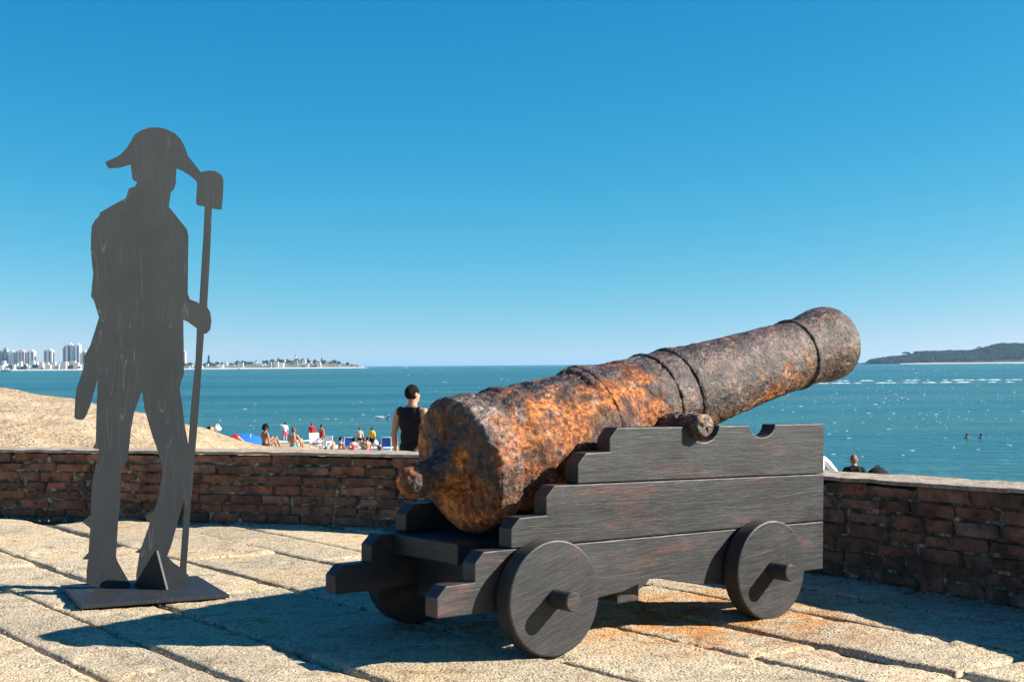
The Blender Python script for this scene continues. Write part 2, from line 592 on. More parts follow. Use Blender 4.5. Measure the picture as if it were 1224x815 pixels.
def terrain(x, y):
    x = np.asarray(x, float)
    y = np.asarray(y, float)
    yy = np.maximum(y, 0.5)
    t = smoothstep(0.0, 0.25, x / yy)
    z = np.interp(yy * (1 + 0.75 * t), PROF_Y, PROF_Z)
    zl = np.interp(yy, [0, 8, 13, 18, 30, 52, 75, 84, 90, 98, 102, 140, 220], [-0.55, -0.60, -0.85, -1.15, -1.6, -2.45, -3.75, -4.15, -4.5, -4.95, -5.08, -6.0, -6.5])
    t2 = smoothstep(-0.150, -0.125, x / yy) * (1 - smoothstep(-0.02, 0.05, x / yy))
    z = z * (1 - t2) + np.minimum(z, zl) * t2
    xr = np.where(yy > 25, x * 25 / yy, x)
    d = np.interp(xr, DX, DZ)
    g = np.where(yy < 25, np.exp(-((yy - 25) / 9.0) ** 2 / 2), np.exp(-((yy - 25) / 15.0) ** 2 / 2))
    return z + d * g


def build_beach():
    xs = np.unique(np.concatenate([np.linspace(-260, -30, 40), np.linspace(-30, 30, 260), np.linspace(30, 260, 40)]))
    ys = np.unique(np.concatenate([np.linspace(4, 45, 260), np.linspace(45, 120, 130), np.linspace(120, 220, 20)]))
    X, Y = np.meshgrid(xs, ys)
    x, y = X.ravel(), Y.ravel()
    # the ground drops away outside the parapet and passes under the terrace
    z = terrain(x, y)
    P3 = np.stack([x, y, np.zeros_like(x)], 1)
    z = z + fbm(P3, 0.35, 4) * 0.28 + fbm(P3, 1.7, 3) * 0.13 * (y < 60)
    z = np.where(y < 9.5, np.minimum(z, -0.45), z)
    nx, ny = len(xs), len(ys)
    idx = np.arange(nx * ny).reshape(ny, nx)
    Fc = np.stack([idx[:-1, :-1], idx[:-1, 1:], idx[1:, 1:], idx[1:, :-1]], -1).reshape(-1, 4)
    tag(mesh_obj('beach', np.stack([x, y, z], 1), Fc.tolist(), MSA, smooth=True), kind='structure')


build_beach()


def foam_patch(V, Fc, x, y, z, L, W, ang=0.0, k=9):
    c0 = len(V)
    ca, sa = math.cos(ang), math.sin(ang)
    ring = []
    for i in range(k):
        a = 2 * math.pi * i / k
        rx = L * (0.6 + 0.6 * random.random()) * math.cos(a)
        ry = W * (0.6 + 0.6 * random.random()) * math.sin(a)
        ring.append((x + rx * ca - ry * sa, y + rx * sa + ry * ca, z + 0.01))
    V.append((x, y, z + 0.10 * L + 0.02))
    V.extend(ring)
    for i in range(k):
        Fc.append((c0, c0 + 1 + i, c0 + 1 + (i + 1) % k))


def build_foam():
    V, Fc = [], []
    for _ in range(2900):
        y = 85 * (45 ** (random.random() ** 0.8))
        x = (random.random() * 2 - 1) * 0.46 * y
        if y < 135 and x < -0.02 * y:
            continue
        dens = mnoise.noise(Vector((x * 0.004, y * 0.003, 3.0))) + 0.5 * mnoise.noise(Vector((x * 0.02, y * 0.012, 9.0)))
        if dens < 0.05 - 1.0 * (x / y) + random.uniform(-.25, .25):
            continue
        s = 0.10 + 0.0005 * y
        s *= 0.5 + 1.1 * random.random() ** 3
        foam_patch(V, Fc, x, y, SEA_Z, s * random.uniform(0.5, 1.3), s * random.uniform(0.15, 0.5), random.uniform(-0.3, 0.3), 6)
    tag(mesh_obj('whitecaps', V, Fc, FOAM), 'scattered white foam flecks on the open sea', 'foam', kind='stuff')
    # two pale boat wakes crossing the right part of the bay
    V, Fc = [], []
    for (y0, sl) in ((452, 0.02), (408, -0.08)):
        x = 70.0
        while x < 260:
            ln = random.uniform(0.5, 2.2)
            if random.random() < 0.5:
                foam_patch(V, Fc, x, y0 + sl * (x - 70) + random.gauss(0, 1.2), SEA_Z, ln, random.uniform(0.15, 0.5))
            x += ln * 1.1
    tag(mesh_obj('boat_wake', V, Fc, FOAM), 'two long pale wake lines across the bay near the wooded island', 'foam', kind='stuff')
    # surf at the beach
    V, Fc = [], []
    for i in range(60):
        x = -75 + i * 1.35
        foam_patch(V, Fc, x, 111.0 - 9.0 * float(smoothstep(-0.150, -0.125, x / 105)) + random.uniform(-1, 2.0), SEA_Z + 0.02, random.uniform(0.6, 1.8), random.uniform(0.1, 0.35))
    tag(mesh_obj('surf', V, Fc, FOAM), 'thin line of surf along the edge of the beach', 'foam', kind='stuff')


build_foam()

# ------------------------------------------------------------------ parapet wall
WP = [(-6.3, 9.45), (-5.2, 9.25), (-4.2, 9.05), (-3.18, 8.82), (-2.62, 8.68), (-1.80, 8.44), (-0.99, 8.17), (-0.55, 7.97),
      (0.02, 7.66), (0.50, 7.28), (0.95, 6.78), (1.35, 6.19), (1.635, 5.72), (1.90, 5.29), (2.15, 4.80), (2.40, 4.2), (2.58, 3.5)]


def catmull(pts, n=24):
    P = [Vector(p) for p in pts]
    out = []
    for i in range(len(P) - 1):
        p0, p1, p2, p3 = P[max(i - 1, 0)], P[i], P[i + 1], P[min(i + 2, len(P) - 1)]
        for k in range(n):
            t = k / n
            out.append(0.5 * ((2 * p1) + (p2 - p0) * t + (2 * p0 - 5 * p1 + 4 * p2 - p3) * t * t + (3 * p1 - p0 - 3 * p2 + p3) * t ** 3))
    out.append(P[-1])
    return np.array([(v.x, v.y) for v in out])


WC = catmull(WP)
_seg = np.linalg.norm(np.diff(WC, axis=0), axis=1)
WS = np.concatenate([[0], np.cumsum(_seg)])
WL = WS[-1]
WT = 0.30                                    # thickness


def wall_at(s):
    x = np.interp(s, WS, WC[:, 0])
    y = np.interp(s, WS, WC[:, 1])
    e = 0.05
    dx = np.interp(min(s + e, WL), WS, WC[:, 0]) - np.interp(max(s - e, 0), WS, WC[:, 0])
    dy = np.interp(min(s + e, WL), WS, WC[:, 1]) - np.interp(max(s - e, 0), WS, WC[:, 1])
    l = math.hypot(dx, dy)
    return x, y, dx / l, dy / l              # outward normal (to the sea) = (-ty, tx)


def wall_h(s):
    return float(np.interp(s, [0, WL * 0.72, WL * 0.86, WL], [0.415, 0.42, 0.445, 0.455]))


def sweep(name, mat, parent, off_in, off_out, z0f, z1f, nz=5, amp=0.008, ds=0.03, seed=0, nt=6):
    """closed strip following the wall: inner face, top, outer face"""
    ss = np.arange(0, WL + ds * 0.5, ds)
    V = []
    prof_n = nz + nt + 2
    for s in ss:
        s = min(s, WL)
        x, y, tx, ty = wall_at(s)
        z0, z1 = z0f(s), z1f(s)
        prof = [(off_in, z0 + (z1 - z0) * k / (nz - 1)) for k in range(nz)]
        prof += [(off_in + (off_out - off_in) * (k + 1) / (nt + 1), z1) for k in range(nt)]
        prof += [(off_out, z1), (off_out, z0)]
        for (o, z) in prof:
            V.append((x - ty * o, y + tx * o, z))
    V = np.array(V)
    d = fbm(V, 9, 4, seed=seed) * 2 * amp
    d2 = fbm(V, 9, 4, seed=seed + 5) * 2 * amp
    nrm = np.repeat(np.array([(-wall_at(min(s, WL))[3], wall_at(min(s, WL))[2]) for s in ss]), prof_n, 0)
    V[:, 0] += nrm[:, 0] * d
    V[:, 1] += nrm[:, 1] * d
    V[:, 2] += d2
    Fc = []
    n = len(ss)
    for i in range(n - 1):
        for k in range(prof_n):
            a, b = i * prof_n + k, i * prof_n + (k + 1) % prof_n
            Fc.append((a, a + prof_n, b + prof_n, b))
    Fc.append(list(range(prof_n)))
    Fc.append(list(range((n - 1) * prof_n, n * prof_n))[::-1])
    return mesh_obj(name, V, Fc, mat, parent)


def brick_mesh(i):
    bm = bmesh.new()
    bmesh.ops.create_cube(bm, size=1.0)
    for v in bm.verts:
        v.co += Vector((random.uniform(-.035, .035), random.uniform(-.07, .07), random.uniform(-.10, .10)))
    bmesh.ops.bevel(bm, geom=list(bm.edges), offset=0.085, segments=1, affect='EDGES', profile=0.6)
    for v in bm.verts:
        v.co += Vector((random.uniform(-.02, .02), random.uniform(-.06, .06), random.uniform(-.06, .06)))
    me = bpy.data.meshes.new('brick')
    bm.normal_update()
    bm.to_mesh(me)
    bm.free()
    me.materials.append(MB)
    return me


wall = empty('parapet_wall', (float(wall_at(4)[0]), float(wall_at(4)[1]), 0))
tag(wall, 'low curved parapet wall of weathered red brick along the terrace edge', 'wall')
_inv = Matrix.Translation(-Vector(wall.location))


def own(o, root):
    """parent o to root, keeping its world placement"""
    o.parent = root
    o.matrix_parent_inverse = Matrix.Translation(-Vector(root.location)) if not any(root.rotation_euler) else (
        Matrix.Translation(root.location) @ root.rotation_euler.to_matrix().to_4x4()).inverted()
    return o


own(sweep('mortar_core', MM, None, 0.017, WT - 0.014, lambda s: -0.5, lambda s: wall_h(s) - 0.035, nz=22, amp=0.010, seed=3), wall)
own(sweep('coping', MC, None, -0.004, WT + 0.008, lambda s: wall_h(s) - 0.014, lambda s: wall_h(s) + 0.002, nz=2, amp=0.006, seed=9, nt=8), wall)
variants = [brick_mesh(i) for i in range(8)]
S0 = next(s for s in np.arange(0, WL, 0.02) if wall_at(s)[0] > -4.2)
S1 = next(s for s in np.arange(0, WL, 0.02) if wall_at(s)[1] < 4.3)
ncourse = 7
nbr = 0
for c in range(ncourse):
    s = S0 - random.uniform(0, 0.2)
    while s < S1:
        top = c == ncourse - 1
        ln = random.uniform(0.235, 0.27) if top else random.choice((0.235, 0.22, 0.205, 0.14, 0.19, 0.25)) * random.uniform(0.95, 1.05)
        mid = s + ln / 2
        x, y, tx, ty = wall_at(mid)
        hh = wall_h(mid) - 0.014
        ch = hh / ncourse
        bh = ch - random.uniform(0.007, 0.015)
        zc = ch * (c + 0.5) + random.uniform(-.002, .002)
        dep = 0.11
        off = dep / 2 + random.uniform(-0.007, 0.011)
        o = bpy.data.objects.new('brick', random.choice(variants))
        link(o)
        o.location = (x - ty * off, y + tx * off, zc)
        o.rotation_euler = (random.uniform(-.015, .015), random.uniform(-.012, .012), math.atan2(ty, tx) + random.uniform(-.02, .02))
        o.scale = (ln - random.uniform(0.010, 0.018), dep, bh)
        own(o, wall)
        nbr += 1
        s += ln
print('bricks', nbr)

# ------------------------------------------------------------------ paving
GV = np.array((0.588, -0.809))               # direction of the long joints
QV = np.array((0.809, 0.588))


def wall_sd(xy):
    """signed distance: positive beyond the inner wall face"""
    xs = WC[::3]
    t = np.gradient(WC, axis=0)[::3]
    t = t / np.linalg.norm(t, axis=1, keepdims=True)
    nr = np.stack([-t[:, 1], t[:, 0]], 1)
    d2 = ((xy[:, None, :] - xs[None]) ** 2).sum(2)
    j = d2.argmin(1)
    return ((xy - xs[j]) * nr[j]).sum(1), nr[j]


pav = mesh_obj('pavement', [(-9, 0.5, -0.05), (6, 0.5, -0.05), (6, 0.6, -0.05)], [(0, 1, 2)])
bpy.data.objects.remove(pav)
pts = [(-6.6, 1.0)] + [tuple(wall_at(s)[:2]) for s in np.linspace(0, WL, 90)] + [(2.7, 1.0)]
inner = []
for s in np.linspace(0, WL, 90):
    x, y, tx, ty = wall_at(s)
    inner.append((x - ty * 0.15, y + tx * 0.15))
poly = [(-6.4, 1.0)] + inner + [(2.75, 1.0)]
bm = bmesh.new()
topv = [bm.verts.new((x, y, -0.024)) for x, y in poly]
botv = [bm.verts.new((x, y, -0.95)) for x, y in poly]
bm.faces.new(topv[::-1])
bm.faces.new(botv)
for i in range(len(poly)):
    j = (i + 1) % len(poly)
    bm.faces.new((topv[i], topv[j], botv[j], botv[i]))
pav = bm_obj('pavement', bm, MJ)
tag(pav, kind='structure')

qs = [-0.25, 0.16, 0.55, 0.87, 1.18, 1.485, 1.78, 2.14, 2.71, 3.225, 3.555, 3.95, 4.36, 4.76, 5.15, 5.6]


def slab(q0, q1, g0, g1, res, seed):
    gap = 0.004
    L, W = g1 - g0, q1 - q0
    na, nb = max(8, int(L / res)), max(6, int(W / res))
    a = np.linspace(0, 1, na + 1)
    b = np.linspace(0, 1, nb + 1)
    # crowd rows toward the rims so that the worn arrises are modelled
    warp = lambda t: t + 0.10 * np.sin(2 * np.pi * t) / (-2 * np.pi) * 2.2
    A, B = np.meshgrid(warp(a), warp(b), indexing='ij')
    ga = g0 + gap + A * (L - 2 * gap)
    qb = q0 + gap + B * (W - 2 * gap)
    P3 = np.stack([ga.ravel(), qb.ravel(), np.full(ga.size, seed * 3.3)], 1)
    ea = np.minimum(ga - g0, g1 - ga).ravel()
    eb = np.minimum(qb - q0, q1 - qb).ravel()
    w1 = fbm(P3, 6, 4, seed=1)
    w2 = fbm(P3, 6, 4, seed=2)
    # wobbling rim
    rim = np.exp(-eb / 0.05)
    sgn = np.where(B.ravel() < 0.5, 1, -1)
    qq = qb.ravel() + sgn * rim * (0.001 + w1 * 0.020)
    rim2 = np.exp(-ea / 0.05)
    sgn2 = np.where(A.ravel() < 0.5, 1, -1)
    gg = ga.ravel() + sgn2 * rim2 * (0.001 + w2 * 0.020)
    e = np.minimum(ea, eb)
    e = np.maximum(e + w1 * 0.012, 0.0)
    drop = 0.040 * np.exp(-(e / 0.006)) + 0.003 * np.exp(-(e / 0.03))
    xy = gg[:, None] * GV + qq[:, None] * QV
    W3 = np.stack([xy[:, 0], xy[:, 1], np.full(len(xy), seed * 1.7)], 1)
    rngl = random.Random(seed)
    tilt = rngl.uniform(-.012, .012) * (A.ravel() - .5) + rngl.uniform(-.014, .014) * (B.ravel() - .5)
    z = fbm(W3, 2.5, 3) * 0.014 + fbm(W3, 14, 4) * 0.006 + fbm(W3, 55, 2) * 0.006 - drop + tilt + rngl.uniform(-.004, .004)
    hole = smoothstep(0.16, 0.26, fbm(W3, 5.0, 3, seed=8))
    z -= hole * 0.009
    sd, nr = wall_sd(xy)
    over = np.maximum(sd - 0.10, 0)
    xy = xy - nr * over[:, None]
    keep = (sd < 0.10)
    return na, nb, np.stack([xy[:, 0], xy[:, 1], z], 1), keep


nslab = 0
rs = random.Random(3)
for k in range(len(qs) - 1):
    q0, q1 = qs[k], qs[k + 1]
    g = -9.0 + rs.uniform(0, 1.0)
    if k == 6:
        g = -4.76 - 1.5 - 1.6 * 2
    while g < -0.4:
        ln = rs.uniform(1.5, 3.0)
        gm, qm = g + ln / 2, (q0 + q1) / 2
        c = gm * GV + qm * QV
        corners = np.array([ga * GV + qb * QV for ga in np.linspace(g, g + ln, 5) for qb in (q0, qm, q1)])
        sd, _ = wall_sd(corners)
        inside = (sd < 0.0).sum()
        if inside >= 1 and -6.4 < c[0] < 3.4 and c[1] > 2.0 and corners[:, 0].min() > -6.6:
            near = c[1] < 6.6 and c[1] > 3.2
            res = 0.012 if near else 0.026
            na, nb, V, keep = slab(q0, q1, g, g + ln, res, nslab + 11)
            idx = np.arange((na + 1) * (nb + 1)).reshape(na + 1, nb + 1)
            Fq = np.stack([idx[:-1, :-1], idx[1:, :-1], idx[1:, 1:], idx[:-1, 1:]], -1).reshape(-1, 4)
            Fq = Fq[keep[Fq].any(1)]
            if len(Fq) > 10:
                cen = V.mean(0)
                cen[2] = 0
                # skirt so that the slab has thickness
                ringi = np.concatenate([idx[0, :], idx[1:, -1], idx[-1, -2::-1], idx[-2:0:-1, 0]])
                base = V[ringi].copy()
                base[:, 2] = -0.09
                n0 = len(V)
                VV = np.vstack([V, base]) - cen
                m_ = len(ringi)
                Fs = [(int(ringi[i]), int(ringi[(i + 1) % m_]), n0 + (i + 1) % m_, n0 + i) for i in range(m_)
                      if keep[ringi[i]] or keep[ringi[(i + 1) % m_]]]
                o = mesh_obj('paving_stone', VV, Fq.tolist() + Fs, MG, pav, smooth=True)
                # the upper face must look up
                if o.data.polygons[0].normal.z < 0:
                    o.data.flip_normals()
                o.location = cen
                nslab += 1
        g += ln
print('slabs', nslab)

# loose grit in the joints and along the foot of the wall
MGR = mat_simple('grit_stone', (0.16, 0.13, 0.09), 0.95, 0.4, 30)
V, Fc = [], []
for _ in range(2600):
    if random.random() < 0.6:
        q = random.choice(qs) + random.gauss(0, 0.012)
        g = random.uniform(-7.5, -1.5)
        xy = g * GV + q * QV
        r_ = random.uniform(0.002, 0.006)
    else:
        sx_, sy_, tx_, ty_ = wall_at(random.uniform(S0, S1))
        o_ = -abs(random.gauss(0, 0.05)) - 0.01
        xy = np.array((sx_ - ty_ * o_, sy_ + tx_ * o_))
        r_ = random.uniform(0.003, 0.011)
    if wall_sd(xy[None])[0][0] > -0.004:
        continue
    k = len(V)
    c_ = Vector((xy[0], xy[1], random.uniform(-0.008, 0.002)))
    for dv in ((1, 0, 0), (-1, 0, 0), (0, 1, 0), (0, -1, 0), (0, 0, 1), (0, 0, -1)):
        V.append(c_ + Vector(dv) * r_ * random.uniform(.6, 1.3) + Vector((random.uniform(-.3, .3) * r_, random.uniform(-.3, .3) * r_, 0)))
    Fc += [(k + a, k + b, k + c) for a, b, c in ((0, 2, 4), (2, 1, 4), (1, 3, 4), (3, 0, 4), (2, 0, 5), (1, 2, 5), (3, 1, 5), (0, 3, 5))]
tag(mesh_obj('grit', V, Fc, MGR), 'loose stone grit in the paving joints and along the wall foot', 'gravel', kind='stuff')

# ------------------------------------------------------------------ gun carriage
ANG = R_(38.0)
OX, OY = 0.1315, 4.4778                      # where the near rear wheel stands
carr = empty('gun_carriage', (OX, OY, 0), ANG)
tag(carr, 'dark stained wooden naval gun carriage with stepped sides and four solid wheels', 'gun carriage')


def extrude_poly(name, poly, y0, y1, mat, parent, bevel=0.004, seg=2):
    """polygon in the local (x, z) plane, extruded along local y"""
    bm = bmesh.new()
    a = [bm.verts.new((u, y0, z)) for u, z in poly]
    b = [bm.verts.new((u, y1, z)) for u, z in poly]
    n = len(poly)
    bm.faces.new(a)
    bm.faces.new(b[::-1])
    for i in range(n):
        j = (i + 1) % n
        bm.faces.new((a[i], b[i], b[j], a[j]))
    bmesh.ops.recalc_face_normals(bm, faces=bm.faces)
    if bevel:
        sharp = [e for e in bm.edges if e.calc_face_angle(0) > 0.5]
        bmesh.ops.bevel(bm, geom=sharp, offset=bevel, segments=seg, affect='EDGES', profile=0.6)
    bmesh.ops.triangulate(bm, faces=[f for f in bm.faces if len(f.verts) > 4])
    return bm_obj(name, bm, mat, parent)


def box(name, x0, x1, y0, y1, z0, z1, mat, parent, bevel=0.005, seg=2):
    return extrude_poly(name, [(x0, z0), (x1, z0), (x1, z1), (x0, z1)], y0, y1, mat, parent, bevel, seg)


def arc(cx, cz, r, depth, n=9):
    # notch from left lip to right lip
    out = []
    for i in range(n + 1):
        a = math.pi + math.pi * i / n
        out.append((cx + r * math.cos(a), cz + depth * math.sin(a)))
    return out


plank_low = [(-.395, .155), (-.1, .150), (.257, .149), (.366, .157), (.443, .177), (.49, .188), (.54, .184), (.58, .175), (.661, .158), (.719, .146), (.77, .142), (1.391, .138),
             (1.396, .318), (-.109, .340), (-.217, .342), (-.252, .307), (-.252, .250), (-.360, .250), (-.395, .216)]
plank_mid = [(-.109, .343), (1.396, .321), (1.400, .497), (.17, .528), (.07, .530), (.035, .496), (.035, .437), (-.074, .437), (-.109, .403)]
plank_top = [(.17, .531), (1.400, .500), (1.403, .688), (1.135, .694)] + arc(1.06, .694, .068, .046)[::-1] + [(.838, .699)] + \
    arc(.757, .700, .076, .058)[::-1] + [(.345, .708), (.31, .672), (.31, .629), (.205, .629), (.17, .593)]
for side, (ya, yb) in (('near', (0.085, 0.150)), ('far', (0.680, 0.745))):
    for k, pl in enumerate((plank_low, plank_mid, plank_top)):
        o = extrude_poly('cheek_plank', pl, ya, yb, MW, carr)


def wheel(u, y0, y1, r, rot):
    n = 72
    bm = bmesh.new()
    prof = [(y0, 0.0), (y0, r - .006), (y0 + .002, r - .002), (y0 + .006, r), (y1 - .006, r), (y1 - .002, r - .002), (y1, r - .006), (y1, 0.0)]
    c0 = bm.verts.new((0, y0, 0))
    c1 = bm.verts.new((0, y1, 0))
    rings = []
    for (y, rr) in prof[1:-1]:
        rings.append([bm.verts.new((rr * math.cos(2 * math.pi * i / n), y, rr * math.sin(2 * math.pi * i / n))) for i in range(n)])
    for a, b in zip(rings, rings[1:]):
        for i in range(n):
            j = (i + 1) % n
            bm.faces.new((a[i], b[i], b[j], a[j]))
    for i in range(n):
        j = (i + 1) % n
        bm.faces.new((c0, rings[0][j], rings[0][i]))
        bm.faces.new((c1, rings[-1][i], rings[-1][j]))
    bmesh.ops.recalc_face_normals(bm, faces=bm.faces)
    o = bm_obj('wheel', bm, MW, carr)
    o.location = (u, 0, r)
    o.rotation_euler = (0, rot, 0)
    return o


def cyl_y(name, r, y0, y1, loc, mat, parent, n=32, bev=0.004):
    bm = bmesh.new()
    prof = [(y0, r - bev), (y0 + bev, r), (y1 - bev, r), (y1, r - bev)]
    rings = [[bm.verts.new((rr * math.cos(2 * math.pi * i / n), y, rr * math.sin(2 * math.pi * i / n))) for i in range(n)] for y, rr in prof]
    for a, b in zip(rings, rings[1:]):
        for i in range(n):
            j = (i + 1) % n
            bm.faces.new((a[i], b[i], b[j], a[j]))
    bm.faces.new(rings[0])
    bm.faces.new(rings[-1][::-1])
    bmesh.ops.recalc_face_normals(bm, faces=bm.faces)
    o = bm_obj(name, bm, mat, parent)
    o.location = loc
    return o


RW, FW, FU = 0.184, 0.178, 1.010
for (u, r) in ((0.0, RW), (FU, FW)):
    wheel(u, 0.0, 0.070, r, random.uniform(-.35, .2))
    wheel(u, 0.760, 0.830, r, random.uniform(-.3, .3))
    cyl_y('axle', 0.031, -0.090, 0.920, (u, 0, r), MW, carr)
# axle beams and the bed under the breech (grain runs across the carriage)


def cross_beam(name, u0, u1, y0, y1, z0, z1):
    L = y1 - y0
    o = box(name, 0, L, -(u1 - u0) / 2, (u1 - u0) / 2, 0, z1 - z0, MW, carr, 0.005)
    o.rotation_euler = (0, 0, math.pi / 2)
    o.location = ((u0 + u1) / 2, y0, z0)
    return o


cross_beam('axle_beam', -0.065, 0.065, 0.152, 0.678, 0.115, 0.270)
cross_beam('axle_beam', FU - 0.065, FU + 0.065, 0.152, 0.678, 0.110, 0.262)
cross_beam('bed_plank', -0.163, 0.10, 0.300, 0.679, 0.272, 0.340)
cross_beam('bed_plank', 0.106, 0.34, 0.300, 0.679, 0.272, 0.338)
cross_beam('transom', 0.40, 0.50, 0.152, 0.678, 0.105, 0.330)
cross_beam('transom', 0.62, 0.72, 0.152, 0.678, 0.34, 0.50)

# ------------------------------------------------------------------ gun barrel
EPS = R_(12.41)
GU, GV_, GZ = -0.054, 0.415, 0.587
bl = Vector((OX, OY, 0)) + Vector((math.cos(ANG) * GU - math.sin(ANG) * GV_, math.sin(ANG) * GU + math.cos(ANG) * GV_, GZ))
gun = empty('cannon_barrel', bl)
gun.rotation_euler = (0, -EPS, ANG)
tag(gun, 'heavily rusted iron cannon barrel pointing up to the right on its wooden carriage', 'cannon')


def rlin(s):
    return 0.229 - 0.058 * s


PROF = [(-0.070, 0.045), (-0.066, 0.075), (-0.058, 0.12), (-0.048, 0.165), (-0.040, 0.200), (-0.030, 0.222), (-0.015, 0.236), (0.03, 0.237), (0.078, 0.233), (0.086, 0.215), (0.12, 0.214),
        (0.165, 0.2145), (0.176, 0.2225), (0.216, 0.2215), (0.238, 0.2125), (0.30, 0.2115), (0.42, 0.2045), (0.50, 0.2035), (0.515, 0.212), (0.56, 0.211), (0.61, 0.205), (0.65, 0.196), (0.70, 0.191),
        (0.80, 0.1845), (0.885, 0.1795), (1.04, 0.170), (1.12, 0.165), (1.30, 0.155), (1.45, 0.1475), (1.58, 0.1425), (1.68, 0.140), (1.74, 0.1395), (1.79, 0.144), (1.835, 0.151), (1.88, 0.1565),
        (1.915, 0.1575), (1.945, 0.154), (1.962, 0.145), (1.970, 0.130), (1.970, 0.10), (1.965, 0.068), (1.95, 0.060), (1.6, 0.058), (1.2, 0.056)]


def lathe(name, prof, ds, nt, mat, parent, amp=1.0, seed=0.0, closed=False):
    S = [p[0] for p in prof]
    Rr = [p[1] for p in prof]
    arcl = np.concatenate([[0], np.cumsum(np.hypot(np.diff(S), np.diff(Rr)))])
    t = np.arange(0, arcl[-1], ds)
    t = np.append(t, arcl[-1])
    s = np.interp(t, arcl, S)
    r = np.interp(t, arcl, Rr)
    # soften the corners a little
    for _ in range(2):
        s[1:-1] = (s[:-2] + 2 * s[1:-1] + s[2:]) / 4
        r[1:-1] = (r[:-2] + 2 * r[1:-1] + r[2:]) / 4
    ns_ = np.gradient(s)
    nr_ = np.gradient(r)
    l = np.hypot(ns_, nr_) + 1e-9
    nx, nrad = -nr_ / l, ns_ / l
    a = np.linspace(0, 2 * np.pi, nt, endpoint=False)
    Sg, Ag = np.meshgrid(s, a, indexing='ij')
    Rg = np.meshgrid(r, a, indexing='ij')[0]
    V = np.stack([Sg.ravel(), (Rg * np.cos(Ag)).ravel(), (Rg * np.sin(Ag)).ravel()], 1)
    Nn = np.stack([np.repeat(nx, nt), np.repeat(nrad, nt) * np.cos(Ag).ravel(), np.repeat(nrad, nt) * np.sin(Ag).ravel()], 1)
    d = fbm(V, 5.0, 3, seed=seed + 1) * 0.005
    # layers of scale that have flaked away, in steps
    f1 = fbm(V, 7.5, 4, seed=seed + 2)
    f2 = fbm(V, 11.0, 4, seed=seed + 3)
    rough = 0.30 + 0.70 * np.clip(1.55 - V[:, 0] * 1.15, 0, 1)
    d -= 0.0045 * smoothstep(0.02, 0.045, f1) * rough
    d -= 0.004 * smoothstep(0.05, 0.07, f2) * rough
    d -= 0.005 * smoothstep(0.13, 0.15, f1) * rough
    d += fbm(V, 30, 4, seed=seed + 4) * 0.012 * rough
    d += fbm(V, 75, 3, seed=seed + 6) * 0.006
    pit = fbm(V, 22, 3, seed=seed + 7)
    d -= 0.006 * smoothstep(0.17, 0.26, pit) * rough
    V = V + Nn * (d * amp * 0.8)[:, None]
    n = len(s)
    idx = np.arange(n * nt).reshape(n, nt)
    j = np.roll(idx, -1, axis=1)
    Fc = np.stack([idx[:-1], j[:-1], j[1:], idx[1:]], -1).reshape(-1, 4).tolist()
    V = V.tolist()
    if closed:
        Fc.append(idx[0, ::-1].tolist())
        Fc.append(idx[-1].tolist())
    o = mesh_obj(name, V, Fc, mat, parent, smooth=True)
    return o


tube = lathe('tube', PROF, 0.0055, 224, MR, gun)
if tube.data.polygons[len(tube.data.polygons) // 2].normal.dot(Vector(tube.data.polygons[len(tube.data.polygons) // 2].center) * Vector((0, 1, 1))) < 0:
    tube.data.flip_normals()
CASC = [(-0.285, 0.004), (-0.283, 0.022), (-0.274, 0.040), (-0.255, 0.054), (-0.232, 0.060), (-0.208, 0.058), (-0.188, 0.055), (-0.170, 0.053), (-0.145, 0.058), (-0.115, 0.068), (-0.085, 0.082), (-0.058, 0.115), (-0.04, 0.13)]
CASC = [(a_ + 0.028 * min(1, max(0, (-0.06 - a_) / 0.1)), b_) for a_, b_ in CASC]
casc = lathe('cascabel', CASC, 0.004, 84, MR, gun, 1.25, 4.0, closed=True)


def ring(s0, s1, h, seed):
    ra, rb = float(np.interp(s0, [p[0] for p in PROF[:38]], [p[1] for p in PROF[:38]])), float(np.interp(s1, [p[0] for p in PROF[:38]], [p[1] for p in PROF[:38]]))
    w = s1 - s0
    pr = [(s0 - .002, ra - .022), (s0, ra + h * .2), (s0 + .15 * w, ra + h * .85), (s0 + .4 * w, ra + h), (s1 - .4 * w, rb + h), (s1 - .15 * w, rb + h * .85), (s1, rb + h * .2), (s1 + .002, rb - .022)]
    o = lathe('reinforce_ring', pr, 0.0045, 200, MR, gun, 0.75, seed)
    return o


ring(0.872, 0.900, 0.008, 0.0)
ring(0.985, 1.040, 0.009, 0.0)
ring(1.690, 1.716, 0.009, 0.0)
ring(0.540, 0.580, 0.004, 0.0)
# trunnions rest in the notches of the carriage sides
ce, se = math.cos(EPS), math.sin(EPS)
tu, tz = 0.722 - GU, 0.702 - GZ              # carriage offsets of the trunnion axis
ts, tn = tu * ce + tz * se, -tu * se + tz * ce
for sgn in (-1, 1):
    TR = [(0.02, 0.02), (0.02, 0.056), (0.20, 0.055), (0.26, 0.050), (0.33, 0.046), (0.365, 0.044), (0.374, 0.036), (0.375, 0.004)]
    o = lathe('trunnion', TR, 0.005, 64, MR2, gun, 1.5, 2.0 + sgn, closed=True)
    o.data.transform(Matrix.Translation((ts, 0, tn)) @ Matrix.Rotation(sgn * math.pi / 2, 4, 'Z'))

# ------------------------------------------------------------------ steel soldier cutout
FA = R_(25.0)
PPY = 5.87
cut = empty('soldier_cutout', (-1.505, 5.775, 0), FA)
tag(cut, 'grey scratched steel silhouette of a soldier in bicorne hat holding a rammer pole', 'silhouette sign')
PP = Vector((-1.59, PPY, 0))               # a point of the figure's plane
fa = Vector((math.cos(FA), math.sin(FA), 0))
fn = Vector((math.sin(FA), -math.cos(FA), 0))


